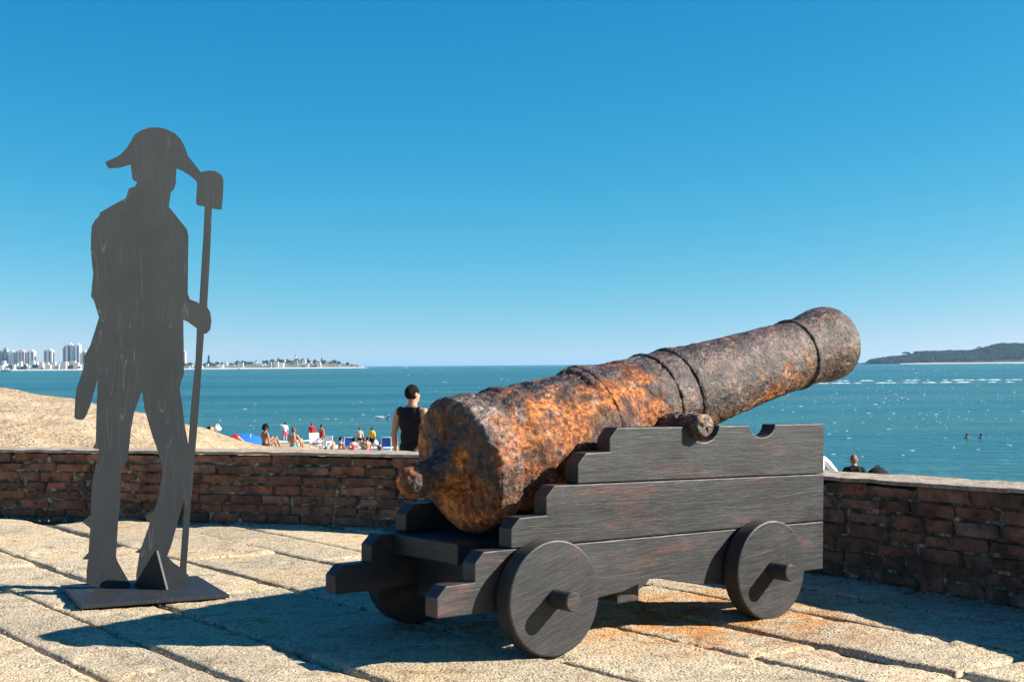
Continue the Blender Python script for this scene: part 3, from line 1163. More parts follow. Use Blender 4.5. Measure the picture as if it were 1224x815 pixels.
def on_plane(px, py, p0, n):
    r = cD + cR * ((px - CX) / F) - cU * ((py - CY) / F)
    t = (p0 - Vector((0, 0, H))).dot(n) / r.dot(n)
    return Vector((0, 0, H)) + r * t


outer = [(180, 152.7), (169, 156), (161.6, 160.5), (156.5, 169.3), (151.3, 177.4), (144, 184.8), (136.6, 189.2), (126.3, 193.6), (127, 195.8), (130, 201.3), (142.5, 200.7), (156.5, 196.8), (158.4, 212.7), (160, 215.7),
         (164.3, 217.5), (161.6, 223), (154.3, 225.3), (151, 236.6), (133.6, 245.9), (119.6, 254), (119, 257.7), (114, 263), (110, 270), (109, 280.6), (108.7, 298), (110.6, 319), (111.7, 326), (110, 342.5), (109, 354.3),
         (112.7, 360), (118.6, 379.3), (112.5, 399), (108, 413), (100.2, 427), (101, 428.5), (100, 439.8), (95, 454.5), (91.4, 466), (89.9, 479.5), (89, 498.7), (91, 501), (95, 501.8), (100, 501), (104, 494), (108.3, 482.5), (116.6, 453),
         (117.2, 454.5), (115.6, 488), (114.6, 529.5), (111, 535.3), (118.3, 536.8), (118.6, 542.7), (114.6, 556), (110, 579.5), (108.7, 600), (108.5, 615), (97.6, 623.5), (108, 631), (106, 660), (98.5, 668), (105.7, 668.3),
         (103.6, 680.8), (103.6, 695.8), (110.7, 700.5), (135, 702.6), (155.8, 700), (155.8, 697.7), (148.3, 684.6), (139.9, 669.5), (138.5, 664), (141, 624), (143.4, 605), (143.6, 582.5), (144.8, 563.3), (152, 550), (154.4, 532.4),
         (156.5, 512), (159.8, 494), (168.9, 468), (170.6, 470.5), (173.2, 489), (180.6, 515.5), (189, 539.8), (194, 559), (193.4, 570.7), (189, 594.3), (184.6, 609.5), (173.7, 616.5), (174.6, 619.7), (179.3, 625.4), (169, 654.5),
         (161.5, 659.8), (167, 660.8), (163, 686.4), (163, 694.5), (172.7, 698), (199, 697), (222, 695), (226.9, 690), (223, 684.6), (222.6, 680), (228, 600), (233.6, 534), (238, 479), (242, 420), (243.6, 398.8), (246.6, 398.8),
         (251, 394), (252.5, 383.6), (251, 373.3), (247.3, 366.5), (250.5, 310), (253, 249.5), (264.6, 250.7), (266.3, 233.4), (266.8, 215.7), (264.6, 209.8), (257.2, 204.8), (248.4, 204.2), (239.5, 206), (232.2, 196.5),
         (224, 186.2), (221, 176.7), (216, 167), (208.6, 159.7), (198.3, 154.8), (189, 152.8)]
hole1 = [(210.8, 201), (219, 204.6), (226.3, 209), (233.6, 215), (236, 218.6), (234.7, 242.2), (236.6, 245.4), (245, 246.8), (243.5, 280), (241, 320), (238.5, 363.6), (236, 361.5), (235.4, 361.2), (226.7, 357.9), (224.2, 351), (224.5, 310),
         (225, 282.4), (223, 274), (215.2, 264.6), (201.6, 247.4), (204, 230.4), (207.9, 226), (210, 218.6), (210, 211)]
hole2 = [(218.8, 382), (224.5, 384.4), (235.6, 392.5), (234, 430), (229.2, 479), (225.3, 533), (221, 511.3), (217.4, 481.9), (214.5, 465.7), (216, 456.8), (219.6, 446.5), (219.4, 420)]
hole3 = [(222, 592), (220.6, 602), (215.2, 677.5), (207, 672), (199.5, 664), (204.7, 650.7), (210.3, 630), (217, 606)]
cu = bpy.data.curves.new('figure_outline', 'CURVE')
cu.dimensions = '2D'
cu.fill_mode = 'BOTH'
cu.extrude = 0.0055
for ring_ in (outer, hole1, hole2, hole3):
    sp = cu.splines.new('POLY')
    sp.points.add(len(ring_) - 1)
    for q, (px, py) in zip(sp.points, ring_):
        w = on_plane(px, py, PP, fn)
        q.co = ((w - PP).dot(fa), w.z, 0, 1)
    sp.use_cyclic_u = True
tmp = bpy.data.objects.new('tmp_outline', cu)
COL.objects.link(tmp)
dg = bpy.context.evaluated_depsgraph_get()
me = bpy.data.meshes.new_from_object(tmp.evaluated_get(dg))
bpy.data.objects.remove(tmp)
# curve plane (x, y) -> (x, z)
me.transform(Matrix(((1, 0, 0, 0), (0, 0, -1, 0), (0, 1, 0, 0), (0, 0, 0, 1))))
me.name = 'figure'
me.materials.clear()
me.materials.append(MST)
fig = link(bpy.data.objects.new('figure', me), cut)
inv = (Matrix.Translation(cut.location) @ Matrix.Rotation(FA, 4, 'Z')).inverted()
fig.location = inv @ PP
zmin = min(v.co.z for v in me.vertices)
fig.location.z = 0.012 - zmin if zmin < 0.012 else 0.0
print('figure zmin', zmin, 'height', max(v.co.z for v in me.vertices))
box('base_plate', -0.285, 0.285, -0.285, 0.285, 0.0, 0.014, MST, cut, 0.002, 1).location.z = 0.006
# triangular brace welded in front of the right foot
b0, b1 = inv @ Vector((-1.567, 5.885, 0)), inv @ Vector((-1.403, 5.765, 0))
bd = (b1 - b0)
bL = bd.length
br = extrude_poly('brace', [(0, 0), (bL, 0), (bL * 0.70, 0.155), (bL * 0.66, 0.155)], -0.006, 0.006, MST, cut, 0.001, 1)
br.location = (b0.x, b0.y, 0.020)
br.rotation_euler = (0, 0, math.atan2(bd.y, bd.x))

# ------------------------------------------------------------------ people
def skin_mat(name, col):
    return mat_simple(name, col, 0.55, 0.06, 9.0, spec=0.35)


SK_TAN = skin_mat('skin_tan', (0.42, 0.22, 0.135))
SK_PALE = skin_mat('skin_pale', (0.60, 0.40, 0.29))
SK_BROWN = skin_mat('skin_brown', (0.30, 0.15, 0.09))


def cloth(name, col, rough=0.85):
    return mat_simple(name, col, rough, 0.10, 14.0, 0.25, 0.15)


CL_BLACK = cloth('black_cloth', (0.012, 0.012, 0.014))
CL_WHITE = cloth('white_cloth', (0.78, 0.78, 0.78))
CL_RED = cloth('red_cloth', (0.55, 0.025, 0.03))
CL_PINK = cloth('pink_cloth', (0.70, 0.12, 0.20))
CL_TEAL = cloth('teal_cloth', (0.12, 0.52, 0.58))
CL_YEL = cloth('yellow_cloth', (0.80, 0.50, 0.03))
CL_NAVY = cloth('navy_cloth', (0.02, 0.03, 0.07))
CL_BLUE = cloth('blue_fabric', (0.02, 0.13, 0.55))
HAIR_D = mat_simple('dark_hair', (0.008, 0.006, 0.005), 0.8, 0.3, 30, 0.8, 0.15)
HAIR_B = mat_simple('brown_hair', (0.09, 0.045, 0.022), 0.5, 0.3, 30, 0.6, 0.4)
HAIR_STUB = mat_simple('cropped_hair', (0.16, 0.085, 0.058), 0.6, 0.15, 40, 0.2, 0.3)


def p_capsule(V, Fc, a, ra, b, rb, n=12, m=4):
    a, b = Vector(a), Vector(b)
    ax = b - a
    L = ax.length
    ax = ax / L if L > 1e-6 else Vector((0, 0, 1))
    t = ax.orthogonal().normalized()
    w = ax.cross(t)
    rows = []
    for i in range(m + 1):
        th = -math.pi / 2 + (math.pi / 2) * i / m
        rows.append((ra * math.sin(th), ra * math.cos(th), a))
    for i in range(m + 1):
        th = (math.pi / 2) * i / m
        rows.append((rb * math.sin(th), rb * math.cos(th), b))
    base = len(V)
    for (h, r, c) in rows:
        r = max(r, 1e-4)
        for k in range(n):
            an = 2 * math.pi * k / n
            V.append(c + ax * h + t * (r * math.cos(an)) + w * (r * math.sin(an)))
    for i in range(len(rows) - 1):
        for k in range(n):
            j = (k + 1) % n
            Fc.append((base + i * n + k, base + i * n + j, base + (i + 1) * n + j, base + (i + 1) * n + k))
    Fc.append(tuple(base + k for k in range(n))[::-1])
    Fc.append(tuple(base + (len(rows) - 1) * n + k for k in range(n)))


def p_ellipsoid(V, Fc, c, r, X, Y, Z, n=16, m=10):
    base = len(V)
    c = Vector(c)
    for i in range(m + 1):
        th = -math.pi / 2 + math.pi * i / m
        ct = max(math.cos(th), 0.02)
        for k in range(n):
            an = 2 * math.pi * k / n
            V.append(c + X * (r[0] * ct * math.cos(an)) + Y * (r[1] * ct * math.sin(an)) + Z * (r[2] * math.sin(th)))
    for i in range(m):
        for k in range(n):
            j = (k + 1) % n
            Fc.append((base + i * n + k, base + i * n + j, base + (i + 1) * n + j, base + (i + 1) * n + k))
    Fc.append(tuple(base + k for k in range(n))[::-1])
    Fc.append(tuple(base + m * n + k for k in range(n)))


STAND = dict(pelvis=(0, 0, .95), chest=(0, 0, 1.29), neck=(0, .01, 1.46), head=(0, .025, 1.62),
             shL=(-.185, 0, 1.41), shR=(.185, 0, 1.41), elL=(-.235, -.02, 1.12), elR=(.235, -.02, 1.12), wrL=(-.245, .05, .87), wrR=(.245, .05, .87),
             hiL=(-.09, 0, .92), hiR=(.09, 0, .92), knL=(-.10, .02, .50), knR=(.10, .02, .50), anL=(-.105, -.01, .085), anR=(.105, -.01, .085))
SIT = dict(pelvis=(0, 0, .12), chest=(0, -.02, .46), neck=(0, 0, .63), head=(0, .03, .79),
           shL=(-.18, 0, .58), shR=(.18, 0, .58), elL=(-.25, .10, .36), elR=(.25, .10, .36), wrL=(-.17, .30, .34), wrR=(.17, .30, .34),
           hiL=(-.09, .02, .11), hiR=(.09, .02, .11), knL=(-.14, .40, .42), knR=(.14, .40, .42), anL=(-.13, .58, .07), anR=(.13, .58, .07))


def make_person(name, J, yaw, loc, skin, label, clothes=(), hair=None, hair_style='short', voxel=0.014, s=1.0, head_yaw=0.0, group=None, female=False, extra=None):
    """J: joints (m). clothes: (part name, material, set of tags, z-limit function, offset)"""
    J = {k: Vector(v) for k, v in J.items()}
    V, Fc, prim = [], [], []

    def cap(tg, a, ra, b, rb):
        p_capsule(V, Fc, a, ra, b, rb)
        prim.append((tg, Vector(a), Vector(b), (ra + rb) / 2))

    def ell(tg, c, r, X, Y, Z):
        p_ellipsoid(V, Fc, c, r, X, Y, Z)
        prim.append((tg, Vector(c) - Z * r[2] * .5, Vector(c) + Z * r[2] * .5, (r[0] + r[1]) / 2 * .9))
    up = (J['neck'] - J['pelvis']).normalized()
    side = (J['shR'] - J['shL'])
    side = (side - up * side.dot(up)).normalized()
    fw = up.cross(side).normalized()
    shw = (J['shR'] - J['shL']).length / 2
    ell('pelvis', J['pelvis'], (.155 if not female else .165, .11, .13), side, fw, up)
    ell('torso', J['pelvis'].lerp(J['chest'], .42), (.135 if not female else .12, .10, .16), side, fw, up)
    ell('torso', J['chest'], (.160 if not female else .14, .112, .19), side, fw, up)
    ell('torso', J['chest'] + up * .06 + side * .07 - fw * .03, (.07, .07, .12), side, fw, up)
    ell('torso', J['chest'] + up * .06 - side * .07 - fw * .03, (.07, .07, .12), side, fw, up)
    cap('torso', J['shL'].lerp(J['shR'], .12), .058, J['shL'].lerp(J['shR'], .88), .058)
    cap('torso', J['neck'] - up * .02 - side * .02, .055, J['shL'] + side * .05, .045)
    cap('torso', J['neck'] - up * .02 + side * .02, .055, J['shR'] - side * .05, .045)
    cap('neck', J['neck'] - up * .05, .064 if not female else .052, J['head'] - up * .06, .056 if not female else .046)
    hr = Matrix.Rotation(head_yaw, 3, up)
    hs, hf = hr @ side, hr @ fw
    hd = J['head']
    ell('head', hd + up * .02 - hf * .012, (.074, .093, .098), hs, hf, up)
    ell('head', hd - up * .045 + hf * .025, (.056, .068, .068), hs, hf, up)
    ell('face', hd - up * .015 + hf * .098, (.013, .020, .026), hs, hf, up)
    ell('face', hd - up * .062 + hf * .082, (.024, .012, .009), hs, hf, up)
    for q in (-1, 1):
        ell('ear', hd - up * .012 + hs * (q * .077) - hf * .005, (.010, .022, .032), hs, hf, up)
    for q, d in (('L', -1), ('R', 1)):
        sh, el_, wr = J['sh' + q], J['el' + q], J['wr' + q]
        cap('uarm', sh - side * (d * .015), .054, el_, .039)
        cap('uarm', sh.lerp(el_, .25), .050, sh.lerp(el_, .6), .046)
        cap('farm', el_, .039, wr, .027)
        cap('farm', el_.lerp(wr, .15), .042, el_.lerp(wr, .45), .038)
        fd = (wr - el_).normalized()
        bend = (fd + Vector((0, .25, -.35))).normalized()
        hsd = fd.cross(up if abs(fd.dot(up)) < .9 else fw).normalized()
        ell('hand', wr + bend * .045, (.040, .018, .052), hsd, hsd.cross(bend), bend)
        for i in range(4):
            o_ = hsd * ((i - 1.5) * .0195)
            L1 = (.070, .080, .076, .060)[i]
            k0 = wr + bend * .080 + o_
            k1 = k0 + bend * (L1 * .5)
            curl = (bend * .75 + hsd.cross(bend) * .6).normalized()
            cap('hand', k0, .0095, k1, .009)
            cap('hand', k1, .009, k1 + curl * (L1 * .5), .008)
        th0 = wr + bend * .025 + hsd * (d * .032)
        cap('hand', th0, .012, th0 + (bend * .6 + hsd * (d * .8)).normalized() * .045, .010)
        hi, kn, an = J['hi' + q], J['kn' + q], J['an' + q]
        cap('thigh', hi, .090, kn, .054)
        cap('shin', kn, .054, an, .037)
        cap('shin', kn.lerp(an, .2) - fw * .012, .054, kn.lerp(an, .5) - fw * .008, .045)
        ff = Vector((fw.x, fw.y, 0))
        ff = ff.normalized() if ff.length > .2 else Vector((0, 1, 0))
        z0 = an.z - .045
        cap('foot', Vector((an.x, an.y, an.z - .035)) - ff * .03, .037, Vector((an.x, an.y, z0)) + ff * .10, .030)
        cap('foot', Vector((an.x, an.y, z0)) + ff * .10, .030, Vector((an.x, an.y, z0 - .008)) + ff * .16, .022)
    me = bpy.data.meshes.new('tmp_body')
    me.from_pydata([tuple(v) for v in V], [], Fc)
    to = bpy.data.objects.new('tmp_body', me)
    COL.objects.link(to)
    rm = to.modifiers.new('r', 'REMESH')
    rm.mode = 'VOXEL'
    rm.voxel_size = voxel
    sm = to.modifiers.new('s', 'SMOOTH')
    sm.iterations = 3
    sm.factor = 0.5
    dgr = bpy.context.evaluated_depsgraph_get()
    body = bpy.data.meshes.new_from_object(to.evaluated_get(dgr))
    bpy.data.objects.remove(to)
    body.name = 'body'
    body.materials.clear()
    body.materials.append(skin)
    body.shade_smooth()
    root = empty(name, loc, yaw)
    root.scale = (s, s, s)
    tag(root, label, 'person', group)
    link(bpy.data.objects.new('body', body), root)
    # nearest primitive of every vertex
    P = np.array([v.co for v in body.vertices])
    Nn = np.array([v.normal for v in body.vertices])
    best = np.full(len(P), 1e9)
    who = np.zeros(len(P), int)
    for i, (tg, a, b, r) in enumerate(prim):
        a, b = np.array(a), np.array(b)
        ab = b - a
        t = np.clip(((P - a) @ ab) / max(ab @ ab, 1e-9), 0, 1)
        d = np.linalg.norm(P - (a + t[:, None] * ab), axis=1) - r
        m_ = d < best
        best[m_] = d[m_]
        who[m_] = i
    tags = np.array([p[0] for p in prim])[who]
    polys = [list(p.vertices) for p in body.polygons]

    def shell(part, mat, mask, off, rough=0.0):
        ok = [f for f in polys if all(mask[v] for v in f)]
        if not ok:
            return None
        used = sorted({v for f in ok for v in f})
        mp = {v: i for i, v in enumerate(used)}
        jit = fbm(P[used], 22, 3) * rough
        W = P[used] + Nn[used] * (off + jit)[:, None] if rough else P[used] + Nn[used] * off
        n = len(used)
        inner_ = P[used] + Nn[used] * (off * 0.25)
        # open rims are closed against the body so that the cloth has thickness
        ed = {}
        for f in ok:
            for i in range(len(f)):
                a_, b_ = f[i], f[(i + 1) % len(f)]
                ed[(a_, b_)] = 1
        rimf = [(mp[b_], mp[a_], n + mp[a_], n + mp[b_]) for (a_, b_) in ed if (b_, a_) not in ed]
        faces = [[mp[v] for v in f] for f in ok] + rimf
        return mesh_obj(part, np.vstack([W, inner_]), faces, mat, root, smooth=True)
    upn, sdn = np.array(up), np.array(side)
    hrel = (P - np.array(J['pelvis'])) @ upn
    for (part, mat, tgs, fn, off) in clothes:
        mask = np.isin(tags, list(tgs)) & fn(hrel, P, (P - np.array(J['neck'])) @ sdn)
        shell(part, mat, mask, off, 0.006)
    if hair is not None:
        q = P - np.array(hd)
        hu, hfw = q @ upn, q @ np.array(hf)
        isH = np.isin(tags, ['head', 'neck', 'ear'])
        if hair_style == 'short':
            mask = isH & (np.isin(tags, ['head'])) & (hu > -.030 + np.clip(hfw, -.02, .2) * 1.1) & (hfw < .08)
            shell('hair', hair, mask, .009, 0.016)
        elif hair_style == 'stubble':
            mask = (tags == 'head') & (hu > -.045 + np.clip(hfw, -.02, .2) * 1.3) & (hfw < .07)
            shell('hair', hair, mask, .003)
        elif hair_style == 'curly':
            mask = (tags == 'head') & (hu > -.06 + np.clip(hfw, -.02, .2) * 1.2)
            shell('hair', hair, mask, .040, 0.075)
        elif hair_style == 'long':
            mask = isH & (hu > -.13 + np.clip(hfw, -.02, .2) * 2.0) & (hfw < .08)
            shell('hair', hair, mask, .018, 0.015)
        elif hair_style == 'bun':
            mask = (tags == 'head') & (hu > -.05 + np.clip(hfw, -.02, .2) * 1.3) & (hfw < .075)
            h_ = shell('hair', hair, mask, .014, 0.01)
            V2, F2 = [], []
            p_ellipsoid(V2, F2, hd + up * .105 - hf * .06, (.045, .045, .04), hs, hf, up)
            mesh_obj('hair_bun', V2, F2, hair, h_ or root, smooth=True)
    return root


ALL = lambda h, P, sx: np.ones(len(P), bool)
TRUNKS = ('trunks', {'pelvis', 'thigh', 'torso'})


def shorts(mat, lo=-.33, hi=.10):
    return ('shorts', mat, {'pelvis', 'thigh', 'torso'}, lambda h, P, sx: (h > lo) & (h < hi), .014)


def sit_shorts(mat):
    return ('shorts', mat, {'pelvis', 'thigh', 'torso'}, lambda h, P, sx: h < .09, .014)


def shirt(mat, sleeves=True, hi=9):
    t = {'torso', 'pelvis'} | ({'uarm'} if sleeves else set())
    return ('shirt', mat, t, lambda h, P, sx: (h > -.02) & (h < hi), .014)


def tank(mat):
    return ('tank_top', mat, {'torso', 'pelvis', 'neck'}, lambda h, P, sx: (h > -.30) & (h < .505) & (np.abs(sx) < .20 - np.clip(h - .40, 0, 1) * .45), .018)


def trousers(mat):
    return ('trousers', mat, {'pelvis', 'thigh', 'shin', 'torso'}, lambda h, P, sx: (h < .10), .014)


def bottom(mat):
    return ('bikini_bottom', mat, {'pelvis', 'thigh', 'torso'}, lambda h, P, sx: (h > -.13) & (h < .06), .008)


def band(mat):
    return ('bikini_top', mat, {'torso'}, lambda h, P, sx: (h > .27) & (h < .35), .008)


def onepiece(mat):
    return ('swimsuit', mat, {'torso', 'pelvis'}, lambda h, P, sx: (h > -.12) & (h < .36), .008)


def X(px, Y):
    return (px - CX) / F * Y


def gz(px, Y):
    return float(terrain(X(px, Y), Y))


def zpix(px, py, Y):
    return H - (py - (CY - RHO * (px - CX))) / F * Y


def pose(base, **kw):
    d = dict(base)
    d.update(kw)
    return d


# man in the black tank top just beyond the wall
Jm = pose(STAND, shL=(-.205, 0, 1.405), shR=(.205, 0, 1.405), elL=(-.265, -.01, 1.12), wrL=(-.275, .06, .87), elR=(.265, -.01, 1.12), wrR=(.24, .12, .95), head=(0, .03, 1.615))
Ym = 17.5
make_person('person', Jm, R_(-32), (X(491.5, Ym), Ym, zpix(491.5, 460, Ym) - 1.735), SK_TAN,
            'man in black sleeveless top seen from behind, standing beyond the wall beside the breech',
            [tank(CL_BLACK), shorts(CL_NAVY, -.5, -.03)], HAIR_D, 'short', 0.010, head_yaw=R_(-14))
# bald man in black beyond the right wall, sitting
Yb = 30.0
make_person('person', SIT, R_(-8), (X(1020, Yb), Yb, zpix(1020, 543, Yb) - 0.905), SK_TAN,
            'man with cropped hair and black shirt showing above the wall right of the carriage',
            [shirt(CL_BLACK), sit_shorts(CL_NAVY)], HAIR_STUB, 'stubble', 0.013, head_yaw=R_(-20))
Jw = pose(SIT, elR=(.37, -.02, .36), wrR=(.22, .02, .16), elL=(-.3, .05, .36))
Yw = 27.0
make_person('person', Jw, R_(0), (X(973.5, Yw), Yw, zpix(973.5, 529, Yw) - 0.905), SK_TAN,
            'person in white long-sleeved shirt mostly hidden behind the front end of the gun carriage',
            [('shirt', CL_WHITE, {'torso', 'pelvis', 'uarm', 'farm'}, ALL, .016), sit_shorts(CL_NAVY)], HAIR_D, 'long', 0.014)
# dark bag beside them
V2, F2 = [], []
p_ellipsoid(V2, F2, (0, 0, .20), (.26, .16, .22), Vector((1, 0, 0)), Vector((0, 1, 0)), Vector((0, 0, 1)), 20, 12)
p_ellipsoid(V2, F2, (0, -.14, .14), (.16, .08, .12), Vector((1, 0, 0)), Vector((0, 1, 0)), Vector((0, 0, 1)), 16, 10)
V2 = [Vector((v.x, v.y, max(v.z, 0))) for v in V2]
bag = empty('backpack', (X(1048, 29), 29, zpix(1048, 558, 29) - .42), .3)
tag(bag, 'rounded black backpack top showing above the right wall beside the man in black', 'backpack')
mesh_obj('pack_body', V2, F2, CL_BLACK, bag, smooth=True)
V2, F2 = [], []
pts_ = [Vector((.05 * math.cos(a), 0, .40 + .05 * math.sin(a))) for a in np.linspace(0, math.pi, 7)]
for a, b in zip(pts_, pts_[1:]):
    p_capsule(V2, F2, a, .012, b, .012, 8, 2)
mesh_obj('handle', V2, F2, CL_BLACK, bag, smooth=True)

# people on the beach (far away)
def beach_person(px, head_y, Y, J, label, skin, clothes, hair, style, yaw=0.0, vox=.018, female=False, htop=None, **kw):
    top = htop or (1.735 if J['pelvis'][2] > .5 else .905)
    z = zpix(px, head_y, Y) - top
    if Y > 70:
        z = gz(px, Y) - .02
        if top > 1.2:
            kw.setdefault('s', .93)
    return make_person('person', J, yaw, (X(px, Y), Y, z), skin, label, clothes, hair, style, vox, female=female, **kw)


Jsit2 = pose(SIT, elR=(.33, -.03, .33), wrR=(.40, .0, .08))
beach_person(316, 506, 52, Jsit2, 'bare-backed man with bushy dark hair and dark shorts sitting right of the blue umbrella', SK_BROWN, [sit_shorts(CL_NAVY)], HAIR_D, 'curly', R_(-50), .015, htop=.95)
beach_person(350, 509.5, 56, pose(SIT, elR=(.30, .06, .33), wrR=(.27, .05, .08)), 'bare-backed person in turquoise shorts with brown hair tied in a bun, sitting on the sand', SK_TAN, [sit_shorts(CL_TEAL)], HAIR_B, 'bun', R_(-20), .015, htop=.95)
beach_person(340, 504.5, 107, pose(STAND, elL=(-.26, .05, 1.15), wrL=(-.15, .2, 1.05)), 'person in white shirt and pink shorts standing at the water edge', SK_PALE, [shirt(CL_WHITE), shorts(CL_PINK)], HAIR_D, 'short', R_(20), .022)
beach_person(372.5, 507, 100, pose(STAND, elL=(-.27, .0, 1.14), elR=(.27, .0, 1.14)), 'person in red shirt and dark trousers standing among the white beach chairs', SK_TAN, [shirt(CL_RED), trousers(CL_NAVY)], HAIR_B, 'short', R_(10), .022)
beach_person(383.5, 511, 95, STAND, 'slim dark-haired person in red swimsuit standing beside the person in red shirt', SK_TAN, [onepiece(CL_RED)], HAIR_D, 'bun', R_(-25), .022, female=True, s=.95)
beach_person(406, 519.5, 84, pose(SIT), 'woman in black bikini with dark hair sitting left of the blue chairs', SK_PALE, [band(CL_BLACK), sit_shorts(CL_BLACK)], HAIR_D, 'long', R_(-70), .018, female=True)
beach_person(422, 522, 80, SIT, 'pale dark-haired woman in pink top sitting in front of the blue chair', SK_PALE, [onepiece(CL_PINK)], HAIR_D, 'long', R_(15), .018, female=True)
beach_person(429.5, 513, 93, STAND, 'pale woman in black bikini bottom standing with her back to the wall', SK_PALE, [bottom(CL_BLACK)], HAIR_B, 'bun', R_(5), .022, female=True)
beach_person(444, 512.5, 94, pose(STAND, elL=(-.28, .02, 1.16), wrL=(-.20, .15, 1.02)), 'person in bright yellow shirt standing on the beach', SK_TAN, [shirt(CL_YEL), shorts(CL_BLACK)], HAIR_D, 'short', R_(-15), .022)
beach_person(438.5, 517.5, 82, SIT, 'person with dark hair and pink shorts sitting in front of the yellow shirt', SK_TAN, [sit_shorts(CL_PINK)], HAIR_D, 'short', R_(30), .018)
beach_person(453, 525, 84, pose(SIT), 'small child in dark swimwear sitting between the towel and the right blue chair', SK_TAN, [onepiece(CL_NAVY)], HAIR_D, 'short', R_(-10), .018, htop=.62, s=.68)
beach_person(397, 524, 88, pose(SIT, elL=(-.33, -.03, .33), wrL=(-.40, .0, .08)), 'bather in navy swimwear sitting left of the woman in black bikini', SK_TAN, [sit_shorts(CL_NAVY)], HAIR_B, 'short', R_(60), .018)
beach_person(434.5, 520, 86, SIT, 'bather with brown hair in turquoise swimwear sitting between the standing woman and the yellow shirt', SK_TAN, [onepiece(CL_TEAL)], HAIR_B, 'long', R_(-30), .018, female=True)
beach_person(411, 523, 90, SIT, 'bather in red swimwear sitting left of the first blue chair', SK_PALE, [onepiece(CL_RED)], HAIR_B, 'bun', R_(40), .018, female=True)
# reclining person with a white hat beyond the dune
Jl = dict(pelvis=(0, 0, .12), chest=(0, -.28, .30), neck=(0, -.40, .42), head=(0, -.43, .58), shL=(-.18, -.37, .38), shR=(.18, -.37, .38), elL=(-.27, -.52, .12), elR=(.27, -.52, .12), wrL=(-.27, -.27, .04), wrR=(.27, -.27, .04),
          hiL=(-.09, .03, .11), hiR=(.09, .03, .11), knL=(-.12, .40, .34), knR=(.12, .40, .34), anL=(-.12, .72, .08), anR=(.12, .72, .08))
zr = gz(265, 47)
rec = make_person('person', Jl, R_(-75), (X(267, 47), 47, zpix(265, 508.5, 47) - .69), SK_TAN, 'person reclining on the sand at the crest of the dune beside a white bag', [sit_shorts(CL_RED)], HAIR_D, 'short', .018)


def sand_bag(px, py, Y, col, label, r=(.18, .14, .16)):
    V3, F3 = [], []
    p_ellipsoid(V3, F3, (0, 0, r[2] * .9), r, Vector((1, 0, 0)), Vector((0, 1, 0)), Vector((0, 0, 1)), 16, 10)
    V3 = [Vector((v.x * (1 + .15 * math.sin(9 * v.z)), v.y, max(v.z, 0))) for v in V3]
    b = empty('beach_bag', (X(px, Y), Y, zpix(px, py, Y) - r[2] * 1.9), .4)
    tag(b, label, 'bag')
    mesh_obj('bag_body', V3, F3, col, b, smooth=True)
    for q in (-1, 1):
        V4, F4 = [], []
        ps = [Vector((r[0] * .5 * math.cos(a), q * r[1] * .3, r[2] * 1.75 + r[2] * .8 * math.sin(a))) for a in np.linspace(0, math.pi, 7)]
        for a, c_ in zip(ps, ps[1:]):
            p_capsule(V4, F4, a, .01, c_, .01, 6, 2)
        mesh_obj('handle', V4, F4, col, b, smooth=True)


sand_bag(259.5, 509, 47, CL_WHITE, 'white bag at the crest of the dune beside the reclining person', (.12, .10, .09))
sand_bag(448.5, 527, 83, CL_WHITE, 'white beach bag beside the people sitting under the yellow shirt', (.15, .12, .13))

# swimmers
for (px, py, lab) in ((463.5, 497.5, 'dark-haired swimmer beside a white splash, left of the man in black'), (1155, 519.5, 'left one of the two swimmers far out beyond the right wall'),
                      (1172, 519.5, 'right one of the two swimmers far out beyond the right wall')):
    Ys = (H - SEA_Z) * F / (py + 4 - (CY - RHO * (px - CX)))
    make_person('swimmer', STAND, R_(-20), (X(px, Ys), Ys, SEA_Z - 1.38), SK_BROWN, lab, [shorts(CL_NAVY)], HAIR_D, 'short', .025)
V, Fc = [], []
Ys = (H - SEA_Z) * F / (499.5 - 437.2)
for _ in range(14):
    foam_patch(V, Fc, X(454.5, Ys) + random.uniform(-.45, .45), Ys + random.uniform(-.3, .3), SEA_Z + random.uniform(0, .2), random.uniform(.15, .4), random.uniform(.1, .25))
tag(mesh_obj('splash', V, Fc, FOAM), 'white splash kicked up behind the swimmer left of the man in black', 'foam', kind='stuff')


# ------------------------------------------------------------------ beach furniture
WHITE_P = mat_simple('white_plastic', (0.78, 0.78, 0.76), 0.4, 0.04)


